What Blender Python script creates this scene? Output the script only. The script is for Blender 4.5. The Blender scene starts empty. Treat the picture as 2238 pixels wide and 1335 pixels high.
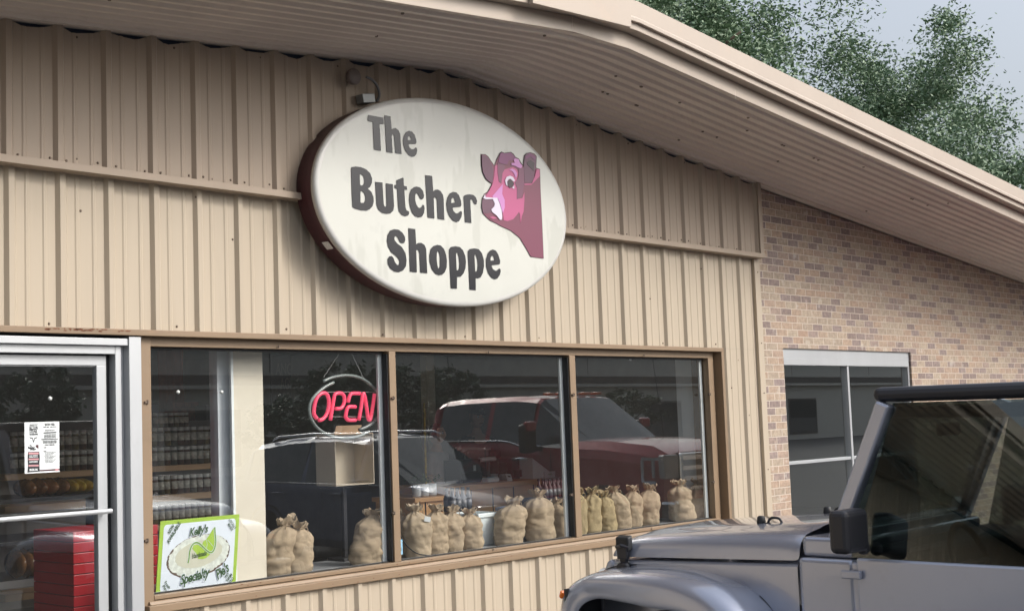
import bpy, bmesh, math, random
from mathutils import Vector, Matrix, noise
random.seed(7)
SC = bpy.context.scene
COL = SC.collection
R = math.radians

# ------------------------------------------------------------------ camera
CAM = Vector((0.0, -6.385, 1.75))
YAW, PIT, ROL, FPX = R(45.5377), R(4.8909), R(-1.7491), 2922.25
fw = Vector((math.sin(YAW)*math.cos(PIT), math.cos(YAW)*math.cos(PIT), math.sin(PIT)))
r0 = Vector((math.cos(YAW), -math.sin(YAW), 0)); u0 = r0.cross(fw)
rt = r0*math.cos(ROL) + u0*math.sin(ROL)
up = -r0*math.sin(ROL) + u0*math.cos(ROL)
cd = bpy.data.cameras.new('camera'); cam = bpy.data.objects.new('camera', cd); COL.objects.link(cam)
cam.matrix_world = Matrix(((rt.x, up.x, -fw.x, CAM.x), (rt.y, up.y, -fw.y, CAM.y), (rt.z, up.z, -fw.z, CAM.z), (0, 0, 0, 1)))
cd.sensor_width = 36; cd.lens = FPX*36/2238; cd.shift_x = (1119-890)/2238; cd.clip_start = .05; cd.clip_end = 900
SC.camera = cam

def ray(x, y): return rt*(x-890) - up*(y-667) + fw*FPX
def at(x, y, Y):            # measured point of the photo on the plane y = Y (metres)
    d = ray(x, y); return CAM + d*((Y-CAM.y)/d.y)
def atX(x, y, X):
    d = ray(x, y); return CAM + d*((X-CAM.x)/d.x)

# ------------------------------------------------------------------ light
SUN_EL, SUN_AZ = R(35), R(150)      # azimuth clockwise from +Y
w = bpy.data.worlds.new('World'); SC.world = w; w.use_nodes = True
nt = w.node_tree; nt.nodes.clear()
sky = nt.nodes.new('ShaderNodeTexSky'); sky.sky_type = 'NISHITA'; sky.sun_disc = False
sky.sun_elevation = SUN_EL; sky.sun_rotation = SUN_AZ; sky.dust_density = 4.0; sky.air_density = 1.0; sky.ozone_density = 1.0
bg = nt.nodes.new('ShaderNodeBackground'); bg.inputs[1].default_value = 0.13
out = nt.nodes.new('ShaderNodeOutputWorld')
hs = nt.nodes.new('ShaderNodeHueSaturation'); hs.inputs['Saturation'].default_value = .45; hs.inputs['Value'].default_value = 1.15
# overcast: the cloud layer is brighter overhead than near the horizon
tcw = nt.nodes.new('ShaderNodeTexCoord'); sep = nt.nodes.new('ShaderNodeSeparateXYZ'); mad = nt.nodes.new('ShaderNodeMath'); mad.operation = 'MULTIPLY_ADD'
mad.inputs[1].default_value = 1.30; mad.inputs[2].default_value = .50; mad.use_clamp = False
mulw = nt.nodes.new('ShaderNodeMix'); mulw.data_type = 'RGBA'; mulw.blend_type = 'MULTIPLY'; mulw.inputs['Factor'].default_value = 1
nt.links.new(tcw.outputs['Generated'], sep.inputs[0]); nt.links.new(sep.outputs['Z'], mad.inputs[0]); nt.links.new(mad.outputs[0], mulw.inputs['B'])
nt.links.new(sky.outputs[0], mulw.inputs['A']); nt.links.new(mulw.outputs['Result'], hs.inputs['Color']); nt.links.new(hs.outputs[0], bg.inputs[0]); nt.links.new(bg.outputs[0], out.inputs[0])
sd = bpy.data.lights.new('sun', 'SUN'); sun = bpy.data.objects.new('sun', sd); COL.objects.link(sun)
sd.energy = .85; sd.angle = R(14); sd.color = (1, .955, .89)
sdir = Vector((math.sin(SUN_AZ)*math.cos(SUN_EL), math.cos(SUN_AZ)*math.cos(SUN_EL), math.sin(SUN_EL)))
sun.rotation_euler = sdir.to_track_quat('Z', 'Y').to_euler()
SC.view_settings.view_transform = 'Standard'; SC.view_settings.look = 'None'
SC.view_settings.exposure = 0.72; SC.view_settings.gamma = 1
try:
    SC.cycles.max_bounces = 10; SC.cycles.transparent_max_bounces = 16; SC.cycles.caustics_reflective = False
    SC.cycles.sample_clamp_indirect = 6; SC.cycles.use_denoising = True
except Exception: pass

# ------------------------------------------------------------------ materials
def srgb(r, g, b):
    f = lambda c: ((c/255+.055)/1.055)**2.4 if c > 10 else c/255/12.92
    return (f(r), f(g), f(b), 1)
def mat(name, col, rough=.6, metal=0, var=0, vscale=3, bump=0, bscale=60, spec=.5, coat=0, emit=None, estr=0, trans=0, stretch=(1, 1, 1), grime=0, gcol=None, alpha=1):
    m = bpy.data.materials.new(name); m.use_nodes = True; t = m.node_tree; b = t.nodes['Principled BSDF']
    c = col if len(col) == 4 else (*col, 1)
    b.inputs['Base Color'].default_value = c; b.inputs['Roughness'].default_value = rough; b.inputs['Metallic'].default_value = metal
    b.inputs['Specular IOR Level'].default_value = spec; b.inputs['Coat Weight'].default_value = coat; b.inputs['Coat Roughness'].default_value = .04
    b.inputs['Transmission Weight'].default_value = trans; b.inputs['Alpha'].default_value = alpha
    if emit: b.inputs['Emission Color'].default_value = (*emit[:3], 1); b.inputs['Emission Strength'].default_value = estr
    tc = t.nodes.new('ShaderNodeTexCoord'); mp = t.nodes.new('ShaderNodeMapping'); mp.inputs['Scale'].default_value = stretch
    t.links.new(tc.outputs['Object'], mp.inputs[0]); last = None
    if var:
        n = t.nodes.new('ShaderNodeTexNoise'); n.inputs['Scale'].default_value = vscale; n.inputs['Detail'].default_value = 6; n.inputs['Roughness'].default_value = .6
        t.links.new(mp.outputs[0], n.inputs['Vector'])
        rp = t.nodes.new('ShaderNodeValToRGB'); rp.color_ramp.elements[0].position = .3; rp.color_ramp.elements[1].position = .7
        rp.color_ramp.elements[0].color = (*[v*(1-var) for v in c[:3]], 1); rp.color_ramp.elements[1].color = (*[min(1, v*(1+var*.6)) for v in c[:3]], 1)
        t.links.new(n.outputs['Fac'], rp.inputs[0]); t.links.new(rp.outputs[0], b.inputs['Base Color']); last = rp.outputs[0]
    if grime:
        n2 = t.nodes.new('ShaderNodeTexNoise'); n2.inputs['Scale'].default_value = vscale*3.1; n2.inputs['Detail'].default_value = 9; n2.inputs['Roughness'].default_value = .7
        t.links.new(mp.outputs[0], n2.inputs['Vector'])
        r2 = t.nodes.new('ShaderNodeValToRGB'); r2.color_ramp.elements[0].position = .58; r2.color_ramp.elements[1].position = .72
        r2.color_ramp.elements[0].color = (0, 0, 0, 1); r2.color_ramp.elements[1].color = (grime, grime, grime, 1)
        mx = t.nodes.new('ShaderNodeMix'); mx.data_type = 'RGBA'
        t.links.new(n2.outputs['Fac'], r2.inputs[0]); t.links.new(r2.outputs[0], mx.inputs['Factor'])
        if last: t.links.new(last, mx.inputs['A'])
        else: mx.inputs['A'].default_value = c
        mx.inputs['B'].default_value = gcol or (.12, .08, .05, 1); t.links.new(mx.outputs['Result'], b.inputs['Base Color'])
    if bump:
        n3 = t.nodes.new('ShaderNodeTexNoise'); n3.inputs['Scale'].default_value = bscale; n3.inputs['Detail'].default_value = 4
        t.links.new(mp.outputs[0], n3.inputs['Vector'])
        bp = t.nodes.new('ShaderNodeBump'); bp.inputs['Strength'].default_value = bump; bp.inputs['Distance'].default_value = .004
        t.links.new(n3.outputs['Fac'], bp.inputs['Height']); t.links.new(bp.outputs[0], b.inputs['Normal'])
    return m

M = {}
def siding(name, col):
    m = mat(name, col, .5, var=.05, vscale=1.6, stretch=(2.2, 1, .22), spec=.35, grime=.14, gcol=(col[0]*.62, col[1]*.58, col[2]*.52, 1), bump=.12, bscale=3)
    return m
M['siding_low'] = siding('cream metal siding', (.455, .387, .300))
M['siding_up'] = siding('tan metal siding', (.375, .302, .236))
M['soffit'] = mat('soffit metal', (.62, .545, .48), .45, var=.08, vscale=1.2, grime=.3, gcol=(.3, .24, .2, 1), bump=.15, bscale=2)
M['fascia'] = mat('fascia metal', (.41, .345, .285), .4, var=.06, vscale=1.5, grime=.25, gcol=(.5, .36, .26, 1), bump=.2, bscale=2.5)
M['trim'] = mat('tan painted trim', (.25, .175, .11), .5, var=.12, vscale=2.5, grime=.55, gcol=(.3, .17, .09, 1), bump=.25, bscale=25, stretch=(.35, 1, 1))
M['rust'] = mat('rusty flakes', (.16, .055, .025), .8)
M['gap'] = mat('dark gap', (.022, .032, .055), .9)
M['screw'] = mat('screw heads', (.15, .115, .09), .5, .6)
M['rubber'] = mat('black rubber', (.012, .013, .015), .55)
M['alu'] = mat('brushed aluminium', (.48, .50, .52), .42, .45, var=.08, vscale=2, stretch=(1, 1, .3), grime=.2, gcol=(.35, .36, .37, 1))
M['white_trim'] = mat('white painted trim', (.80, .84, .85), .5, var=.06)
M['maroon'] = mat('maroon cabinet metal', (.075, .024, .032), .45, var=.25, vscale=3, grime=.25, gcol=(.1, .06, .06, 1))
M['sign_rim'] = mat('sign rim', (.55, .55, .53), .35, var=.1, vscale=4)
M['letter'] = mat('black vinyl', (.010, .011, .018), .16, spec=.42, var=.25, vscale=2)
def signface():
    m = mat('white acrylic sign face', (.55, .56, .52), .16, var=.05, vscale=1.6, spec=.6, grime=.6, gcol=(.46, .475, .445, 1))
    t = m.node_tree; b = t.nodes['Principled BSDF']; src = b.inputs['Base Color'].links[0].from_socket
    tc = t.nodes.new('ShaderNodeTexCoord'); mp = t.nodes.new('ShaderNodeMapping'); mp.inputs['Scale'].default_value = (2.2, 1, .7)
    n = t.nodes.new('ShaderNodeTexNoise'); n.inputs['Scale'].default_value = 2.4; n.inputs['Detail'].default_value = 3
    r = t.nodes.new('ShaderNodeValToRGB'); r.color_ramp.elements[0].position = .55; r.color_ramp.elements[1].position = .60; r.color_ramp.elements[0].color = (1, 1, 1, 1); r.color_ramp.elements[1].color = (.90, .90, .89, 1)
    mu = t.nodes.new('ShaderNodeMix'); mu.data_type = 'RGBA'; mu.blend_type = 'MULTIPLY'; mu.inputs['Factor'].default_value = 1
    t.links.new(tc.outputs['Object'], mp.inputs[0]); t.links.new(mp.outputs[0], n.inputs['Vector']); t.links.new(n.outputs['Fac'], r.inputs[0]); t.links.new(src, mu.inputs['A']); t.links.new(r.outputs[0], mu.inputs['B']); t.links.new(mu.outputs['Result'], b.inputs['Base Color'])
    return m
M['sign_face'] = signface()
M['sticker'] = mat('pale sticker', (.7, .68, .66), .6, var=.3, vscale=60)
M['conduit'] = mat('grey conduit', (.16, .16, .17), .5, .3)
M['wall_core'] = mat('wall core', (.3, .28, .25), .9)
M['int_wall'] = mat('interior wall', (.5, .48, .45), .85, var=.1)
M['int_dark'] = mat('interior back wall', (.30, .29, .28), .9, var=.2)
M['ceiling'] = mat('interior ceiling', (.40, .40, .39), .9, var=.15, vscale=2)
M['int_floor'] = mat('interior floor', (.42, .40, .37), .5, var=.2)
M['panel_grey'] = mat('grey panel', (.66, .70, .74), .5, var=.05)
M['panel_cream'] = mat('cream board', (.70, .64, .53), .55, var=.05, grime=.15, gcol=(.5, .44, .35, 1))
M['platform'] = mat('display ledge', (.33, .34, .35), .4, var=.15)
M['oak'] = mat('oak counter', (.70, .40, .19), .4, var=.2, vscale=4, stretch=(.3, 1, 3))
M['shelf'] = mat('pale wood shelf', (.62, .40, .22), .55, var=.15, vscale=3, stretch=(.3, 1, 1))
M['black_plastic'] = mat('black plastic', (.018, .018, .022), .4)
M['grey_plastic'] = mat('dark grey plastic', (.035, .035, .04), .45)
M['card'] = mat('cardboard', (.50, .36, .235), .8, var=.08, vscale=4, bump=.1, bscale=20)
M['card_in'] = mat('cardboard inside', (.50, .44, .35), .8, var=.06)
M['bin_white'] = mat('white plastic bin', (.80, .86, .87), .4, var=.05)
M['bin_blue'] = mat('blue grey tub', (.20, .26, .38), .45, var=.15)
M['red'] = mat('red slats', (.42, .008, .018), .4, var=.12, coat=.2)
M['lid'] = mat('white jar lid', (.82, .83, .82), .45)
M['jar_label'] = mat('jar label', (.68, .67, .60), .6, var=.35, vscale=45)
M['spice1'] = mat('brown spice', (.11, .055, .035), .3, var=.4, vscale=30)
M['spice2'] = mat('ochre spice', (.16, .12, .04), .3, var=.4, vscale=30)
M['spice3'] = mat('grey herb', (.10, .105, .08), .3, var=.4, vscale=30)
M['paper'] = mat('white paper', (.72, .76, .77), .55)
M['ink'] = mat('black ink', (.02, .02, .025), .6)
M['pinkink'] = mat('pink ink', (.55, .28, .30), .6)
M['lime'] = mat('lime green', (.34, .52, .05), .5)
M['dark_green'] = mat('dark green ink', (.035, .09, .03), .5)
M['mid_green'] = mat('mid green ink', (.17, .32, .06), .5)
M['pie_top'] = mat('whipped cream', (.66, .70, .64), .6, var=.25, vscale=40)
M['pie_mid'] = mat('pie filling', (.56, .56, .45), .6, var=.06)
M['pie_crust'] = mat('pie crust', (.12, .08, .06), .7, var=.4, vscale=30)
M['sign_white'] = mat('sign white', (.70, .76, .84), .45)
M['neon'] = mat('red neon tube', (.75, .06, .13), .3, emit=(1, .08, .17), estr=.30)
M['neon_off'] = mat('grey neon tube', (.20, .23, .225), .25, spec=.7, var=.15, vscale=8)
M['wire'] = mat('steel wire', (.45, .45, .45), .4, .5)
M['blue_paper'] = mat('blue label', (.25, .50, .68), .6)
M['terracotta'] = mat('terracotta cloth', (.24, .075, .05), .9, var=.3, vscale=6)
M['terracotta2'] = mat('dark pattern', (.09, .03, .03), .9)
M['meat'] = mat('wrapped meat', (.33, .15, .05), .25, var=.6, vscale=14, coat=.6)
M['yellow'] = mat('yellow packs', (.62, .42, .03), .35, var=.4, vscale=20, coat=.4)
M['dark_shirt'] = mat('black cotton', (.02, .022, .03), .85)
M['grey_shirt'] = mat('grey cotton', (.50, .45, .46), .85, var=.1)
M['skin'] = mat('skin', (.66, .42, .32), .5)
M['hair'] = mat('brown hair', (.09, .035, .02), .6)
M['jeans'] = mat('blue denim', (.05, .07, .13), .8)
M['lip'] = mat('lips', (.36, .12, .10), .5)
M['eye'] = mat('eye dark', (.03, .02, .02), .3)
M['chrome'] = mat('chrome', (.75, .76, .78), .12, 1)
M['paint_grey'] = mat('grey metallic paint', (.37, .395, .47), .26, .5, coat=1, spec=.5, grime=.12, gcol=(.24, .235, .23, 1))
M['paint_navy'] = mat('dark blue paint', (.15, .18, .27), .3, .35, coat=1)
M['paint_red'] = mat('dark red paint', (.42, .008, .022), .3, .1, coat=1)
M['tyre'] = mat('tyre rubber', (.018, .018, .018), .85)
M['rim'] = mat('alloy rim', (.45, .46, .48), .3, .9)
M['car_glass'] = mat('tinted car glass', (.03, .05, .06), .03, spec=.8, coat=.5)
M['lamp_glass'] = mat('lamp lens', (.55, .58, .6), .1, coat=1)
M['amber'] = mat('amber lens', (.75, .16, .01), .15, coat=1, emit=(1, .2, .02), estr=.05)
M['trunk'] = mat('bark', (.09, .065, .045), .9, var=.3, bump=.6, bscale=20)
M['pot'] = mat('grey planter', (.3, .3, .3), .8)

def burlap(name, c):
    m = mat(name, c, .92, var=.2, vscale=9, bump=.35, bscale=45, grime=.35, gcol=(c[0]*.55, c[1]*.5, c[2]*.45, 1))
    t = m.node_tree; b = t.nodes['Principled BSDF']
    tc = t.nodes.new('ShaderNodeTexCoord'); wv = t.nodes.new('ShaderNodeTexWave'); wv.inputs['Scale'].default_value = 140; wv.wave_type = 'BANDS'; wv.bands_direction = 'Z'; wv.inputs['Distortion'].default_value = 2.5
    bp = t.nodes.new('ShaderNodeBump'); bp.inputs['Strength'].default_value = .35; bp.inputs['Distance'].default_value = .003
    t.links.new(tc.outputs['Object'], wv.inputs['Vector']); t.links.new(wv.outputs['Fac'], bp.inputs['Height'])
    old = b.inputs['Normal'].links[0].from_socket; t.links.new(old, bp.inputs['Normal']); t.links.new(bp.outputs[0], b.inputs['Normal'])
    return m
def crumple(m):
    t = m.node_tree; b = t.nodes['Principled BSDF']; tc = t.nodes.new('ShaderNodeTexCoord'); n = t.nodes.new('ShaderNodeTexNoise'); n.inputs['Scale'].default_value = 8; n.inputs['Detail'].default_value = 1; n.inputs['Distortion'].default_value = .8
    a = t.nodes.new('ShaderNodeMath'); a.operation = 'SUBTRACT'; a.inputs[1].default_value = .5; c = t.nodes.new('ShaderNodeMath'); c.operation = 'ABSOLUTE'
    p = t.nodes.new('ShaderNodeMath'); p.operation = 'POWER'; p.inputs[1].default_value = .55
    bp = t.nodes.new('ShaderNodeBump'); bp.inputs['Strength'].default_value = .4; bp.inputs['Distance'].default_value = .014
    t.links.new(tc.outputs['Object'], n.inputs['Vector']); t.links.new(n.outputs['Fac'], a.inputs[0]); t.links.new(a.outputs[0], c.inputs[0]); t.links.new(c.outputs[0], p.inputs[0]); t.links.new(p.outputs[0], bp.inputs['Height'])
    old = b.inputs['Normal'].links[0].from_socket; t.links.new(old, bp.inputs['Normal']); t.links.new(bp.outputs[0], b.inputs['Normal']); return m
M['burlap'] = burlap('burlap', (.44, .34, .23)); M['burlap2'] = burlap('yellow burlap', (.42, .325, .18)); M['burlap3'] = burlap('pale burlap', (.45, .355, .245))
for k_ in ('burlap', 'burlap2', 'burlap3'): crumple(M[k_])

def brick_mat():
    m = bpy.data.materials.new('brick'); m.use_nodes = True; t = m.node_tree; b = t.nodes['Principled BSDF']; b.inputs['Roughness'].default_value = .85
    tc = t.nodes.new('ShaderNodeTexCoord'); sp = t.nodes.new('ShaderNodeSeparateXYZ'); cb = t.nodes.new('ShaderNodeCombineXYZ')
    t.links.new(tc.outputs['Object'], sp.inputs[0]); t.links.new(sp.outputs['X'], cb.inputs['X']); t.links.new(sp.outputs['Z'], cb.inputs['Y'])
    br = t.nodes.new('ShaderNodeTexBrick'); br.inputs['Scale'].default_value = 1; br.inputs['Mortar Size'].default_value = .0045; br.inputs['Mortar Smooth'].default_value = .15
    br.inputs['Brick Width'].default_value = .2035; br.inputs['Row Height'].default_value = .0677; br.inputs['Bias'].default_value = 0
    br.inputs['Color1'].default_value = (0, 0, 0, 1); br.inputs['Color2'].default_value = (1, 1, 1, 1); br.inputs['Mortar'].default_value = (.5, .5, .5, 1)
    t.links.new(cb.outputs[0], br.inputs['Vector'])
    rp = t.nodes.new('ShaderNodeValToRGB'); cr = rp.color_ramp; cr.elements[0].position = 0; cr.elements[0].color = (.27, .21, .19, 1); cr.elements[1].position = 1; cr.elements[1].color = (.42, .30, .225, 1)
    for p_, c_ in ((.2, (.31, .25, .235, 1)), (.4, (.46, .345, .26, 1)), (.6, (.40, .33, .26, 1)), (.8, (.48, .40, .31, 1))): e = cr.elements.new(p_); e.color = c_
    t.links.new(br.outputs['Color'], rp.inputs[0])
    n = t.nodes.new('ShaderNodeTexNoise'); n.inputs['Scale'].default_value = 22; n.inputs['Detail'].default_value = 8; n.inputs['Roughness'].default_value = .7
    t.links.new(tc.outputs['Object'], n.inputs['Vector'])
    r2 = t.nodes.new('ShaderNodeValToRGB'); r2.color_ramp.elements[0].position = .35; r2.color_ramp.elements[1].position = .75
    r2.color_ramp.elements[0].color = (.62, .6, .6, 1); r2.color_ramp.elements[1].color = (1.2, 1.18, 1.15, 1)
    t.links.new(n.outputs['Fac'], r2.inputs[0])
    mu = t.nodes.new('ShaderNodeMix'); mu.data_type = 'RGBA'; mu.blend_type = 'MULTIPLY'; mu.inputs['Factor'].default_value = 1
    t.links.new(rp.outputs[0], mu.inputs['A']); t.links.new(r2.outputs[0], mu.inputs['B'])
    # efflorescence patches
    n4 = t.nodes.new('ShaderNodeTexNoise'); n4.inputs['Scale'].default_value = 7; n4.inputs['Detail'].default_value = 3
    t.links.new(tc.outputs['Object'], n4.inputs['Vector']); r4 = t.nodes.new('ShaderNodeValToRGB'); r4.color_ramp.elements[0].position = .62; r4.color_ramp.elements[1].position = .72
    r4.color_ramp.elements[0].color = (0, 0, 0, 1); r4.color_ramp.elements[1].color = (.55, .55, .55, 1); t.links.new(n4.outputs['Fac'], r4.inputs[0])
    m4 = t.nodes.new('ShaderNodeMix'); m4.data_type = 'RGBA'; t.links.new(r4.outputs[0], m4.inputs['Factor']); t.links.new(mu.outputs['Result'], m4.inputs['A']); m4.inputs['B'].default_value = (.62, .58, .52, 1)
    mx = t.nodes.new('ShaderNodeMix'); mx.data_type = 'RGBA'
    t.links.new(br.outputs['Fac'], mx.inputs['Factor']); t.links.new(m4.outputs['Result'], mx.inputs['A']); mx.inputs['B'].default_value = (.60, .52, .44, 1)
    t.links.new(mx.outputs['Result'], b.inputs['Base Color'])
    bp = t.nodes.new('ShaderNodeBump'); bp.invert = True; bp.inputs['Strength'].default_value = 1; bp.inputs['Distance'].default_value = .012
    t.links.new(br.outputs['Fac'], bp.inputs['Height']); t.links.new(bp.outputs[0], b.inputs['Normal'])
    return m
M['brick'] = brick_mat()

def glass_mat(name, tint=(.97, .985, .98), k=3.3, base=.036, dust=0):
    m = bpy.data.materials.new(name); m.use_nodes = True; t = m.node_tree; t.nodes.clear()
    o = t.nodes.new('ShaderNodeOutputMaterial'); tr = t.nodes.new('ShaderNodeBsdfTransparent'); gl = t.nodes.new('ShaderNodeBsdfGlossy'); mx = t.nodes.new('ShaderNodeMixShader')
    tr.inputs[0].default_value = (*tint, 1); gl.inputs['Roughness'].default_value = 0; gl.inputs['Color'].default_value = (.95, 1, 1, 1)
    lw = t.nodes.new('ShaderNodeLayerWeight'); lw.inputs['Blend'].default_value = .5
    p_ = t.nodes.new('ShaderNodeMath'); p_.operation = 'POWER'; p_.inputs[1].default_value = 4.2
    a = t.nodes.new('ShaderNodeMath'); a.operation = 'MULTIPLY_ADD'; a.inputs[1].default_value = .96*k/2; a.inputs[2].default_value = base*k; a.use_clamp = True
    t.links.new(lw.outputs['Facing'], p_.inputs[0]); t.links.new(p_.outputs[0], a.inputs[0]); t.links.new(a.outputs[0], mx.inputs[0])
    if dust:
        df = t.nodes.new('ShaderNodeBsdfDiffuse'); df.inputs[0].default_value = (.8, .8, .78, 1); m2 = t.nodes.new('ShaderNodeMixShader'); m2.inputs[0].default_value = dust
        t.links.new(tr.outputs[0], m2.inputs[1]); t.links.new(df.outputs[0], m2.inputs[2]); t.links.new(m2.outputs[0], mx.inputs[1])
    else: t.links.new(tr.outputs[0], mx.inputs[1])
    t.links.new(gl.outputs[0], mx.inputs[2]); t.links.new(mx.outputs[0], o.inputs[0])
    return m
M['glass'] = glass_mat('window glass', dust=.013)
M['veh_glass'] = glass_mat('vehicle glass', (.42, .46, .45), 2.2)
M['jar_glass'] = glass_mat('jar glass', (.9, .92, .92), 1.2)

def leaf_mat(name, c1, c2):
    m = mat(name, c1, .55); t = m.node_tree; b = t.nodes['Principled BSDF']
    oi = t.nodes.new('ShaderNodeNewGeometry'); rp = t.nodes.new('ShaderNodeValToRGB')
    rp.color_ramp.elements[0].color = (*c1, 1); rp.color_ramp.elements[1].color = (*c2, 1)
    t.links.new(oi.outputs['Random Per Island'], rp.inputs[0]); t.links.new(rp.outputs[0], b.inputs['Base Color'])
    b.inputs['Subsurface Weight'].default_value = 0
    return m
M['leaf'] = leaf_mat('oak leaves', (.11, .18, .105), (.21, .29, .18))
M['leaf_dark'] = leaf_mat('dark leaves', (.07, .115, .07), (.13, .185, .11))
M['leaf_small'] = leaf_mat('houseplant leaves', (.03, .08, .04), (.10, .18, .08))

# ------------------------------------------------------------------ mesh builder
class MB:
    def __init__(s): s.v = []; s.f = []; s.mi = []; s.cur = 0
    def add(s, vs, fs):
        o = len(s.v); s.v += [tuple(v) for v in vs]; s.f += [tuple(i+o for i in f) for f in fs]; s.mi += [s.cur]*len(fs); return s
    def box(s, x0, x1, y0, y1, z0, z1):
        return s.add([(x0, y0, z0), (x1, y0, z0), (x1, y1, z0), (x0, y1, z0), (x0, y0, z1), (x1, y0, z1), (x1, y1, z1), (x0, y1, z1)],
                     [(0, 3, 2, 1), (4, 5, 6, 7), (0, 1, 5, 4), (1, 2, 6, 5), (2, 3, 7, 6), (3, 0, 4, 7)])
    def obox(s, c, ax, ay, az):          # oriented box: centre and three half vectors
        c = Vector(c); P = []
        for k in (-1, 1):
            for i, j in ((-1, -1), (1, -1), (1, 1), (-1, 1)): P.append(c+Vector(ax)*i+Vector(ay)*j+Vector(az)*k)
        return s.add(P, [(0, 3, 2, 1), (4, 5, 6, 7), (0, 1, 5, 4), (1, 2, 6, 5), (2, 3, 7, 6), (3, 0, 4, 7)])
    def prism(s, poly, a, b, axis='y'):   # polygon (p,q) extruded from a to b along axis
        def mk(p, q, t): return {'y': (p, t, q), 'x': (t, p, q), 'z': (p, q, t)}[axis]
        n = len(poly); vs = [mk(p, q, a) for p, q in poly]+[mk(p, q, b) for p, q in poly]
        return s.add(vs, [tuple(range(n))[::-1], tuple(range(n, 2*n))]+[(i, (i+1) % n, n+(i+1) % n, n+i) for i in range(n)])
    def tube(s, pts, r, n=8, cap=True):
        pts = [Vector(p) for p in pts]; rings = []; prev = None
        rr_ = r if isinstance(r, (list, tuple)) else [r]*len(pts)
        for i, p in enumerate(pts):
            d = ((pts[min(i+1, len(pts)-1)]-pts[max(i-1, 0)])).normalized()
            if prev is None: a = d.orthogonal().normalized()
            else:
                a = (prev-d*prev.dot(d)); a = a.normalized() if a.length > 1e-6 else d.orthogonal().normalized()
            prev = a; b = d.cross(a)
            rings.append([p+(a*math.cos(2*math.pi*k/n)+b*math.sin(2*math.pi*k/n))*rr_[i] for k in range(n)])
        vs = [v for r_ in rings for v in r_]; fs = []
        for i in range(len(rings)-1):
            for k in range(n): fs.append((i*n+k, i*n+(k+1) % n, (i+1)*n+(k+1) % n, (i+1)*n+k))
        if cap: fs += [tuple(range(n))[::-1], tuple((len(rings)-1)*n+k for k in range(n))]
        return s.add(vs, fs)
    def lathe(s, prof, n=16, c=(0, 0, 0), axis='z'):   # prof: (radius, height)
        vs = []
        for r_, h in prof:
            for k in range(n):
                a = 2*math.pi*k/n; p, q = r_*math.cos(a), r_*math.sin(a)
                v = {'z': (p, q, h), 'y': (p, h, q), 'x': (h, p, q)}[axis]; vs.append((v[0]+c[0], v[1]+c[1], v[2]+c[2]))
        m = len(prof); fs = [(i*n+k, i*n+(k+1) % n, (i+1)*n+(k+1) % n, (i+1)*n+k) for i in range(m-1) for k in range(n)]
        fs += [tuple(range(n))[::-1], tuple((m-1)*n+k for k in range(n))]
        return s.add(vs, fs)
    def grid(s, rows, flip=False):
        n = len(rows[0]); vs = [v for r_ in rows for v in r_]
        fs = [(i*n+k, i*n+k+1, (i+1)*n+k+1, (i+1)*n+k) for i in range(len(rows)-1) for k in range(n-1)]
        if flip: fs = [f[::-1] for f in fs]
        return s.add(vs, fs)
    def build(s, name, m, parent=None, smooth=False, bevel=0, sub=0, seg=2, solid=0, recalc=True, angle=35):
        me = bpy.data.meshes.new(name); me.from_pydata(s.v, [], s.f)
        for mm in (m if isinstance(m, (list, tuple)) else [m]): me.materials.append(M[mm] if isinstance(mm, str) else mm)
        for p, i in zip(me.polygons, s.mi): p.material_index = i
        if recalc:
            b = bmesh.new(); b.from_mesh(me); bmesh.ops.recalc_face_normals(b, faces=b.faces); b.to_mesh(me); b.free()
        me.update(); o = bpy.data.objects.new(name, me); COL.objects.link(o)
        if parent is not None: o.parent = parent
        if smooth:
            for p in me.polygons: p.use_smooth = True
        if solid: q = o.modifiers.new('solid', 'SOLIDIFY'); q.thickness = solid; q.offset = -1
        if bevel: q = o.modifiers.new('bevel', 'BEVEL'); q.width = bevel; q.segments = seg; q.limit_method = 'ANGLE'; q.angle_limit = R(angle)
        if sub: q = o.modifiers.new('sub', 'SUBSURF'); q.levels = sub; q.render_levels = sub
        return o
def tag(o, label, cat, group=None, kind=None):
    if label: o['label'] = label
    if cat: o['category'] = cat
    if group: o['group'] = group
    if kind: o['kind'] = kind
    return o
def empty(name, loc=(0, 0, 0), rz=0, label=None, cat=None, group=None):
    o = bpy.data.objects.new(name, None); COL.objects.link(o); o.location = loc; o.rotation_euler = (0, 0, rz); o.empty_display_size = .1
    return tag(o, label, cat, group)
def structure(o): o['kind'] = 'structure'; return o
def kids(o): return [c for c in list(bpy.data.objects) if c.parent == o]
def copy_tree(o, parent=None):
    c = o.copy(); COL.objects.link(c); c.parent = parent
    for ch in kids(o): copy_tree(ch, c)
    return c
def smooth_path(pts, n=5, closed=False):
    pts = [Vector(p) for p in pts]; o = []; N = len(pts)
    rng = range(N if closed else N-1)
    for i in rng:
        if closed: p0, p1, p2, p3 = pts[i-1], pts[i], pts[(i+1) % N], pts[(i+2) % N]
        else: p0, p1, p2, p3 = pts[max(i-1, 0)], pts[i], pts[i+1], pts[min(i+2, N-1)]
        for k in range(n):
            t = k/n; o.append(.5*((2*p1)+(p2-p0)*t+(2*p0-5*p1+4*p2-p3)*t*t+(3*p1-p0-3*p2+p3)*t**3))
    if not closed: o.append(pts[-1])
    return o
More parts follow.
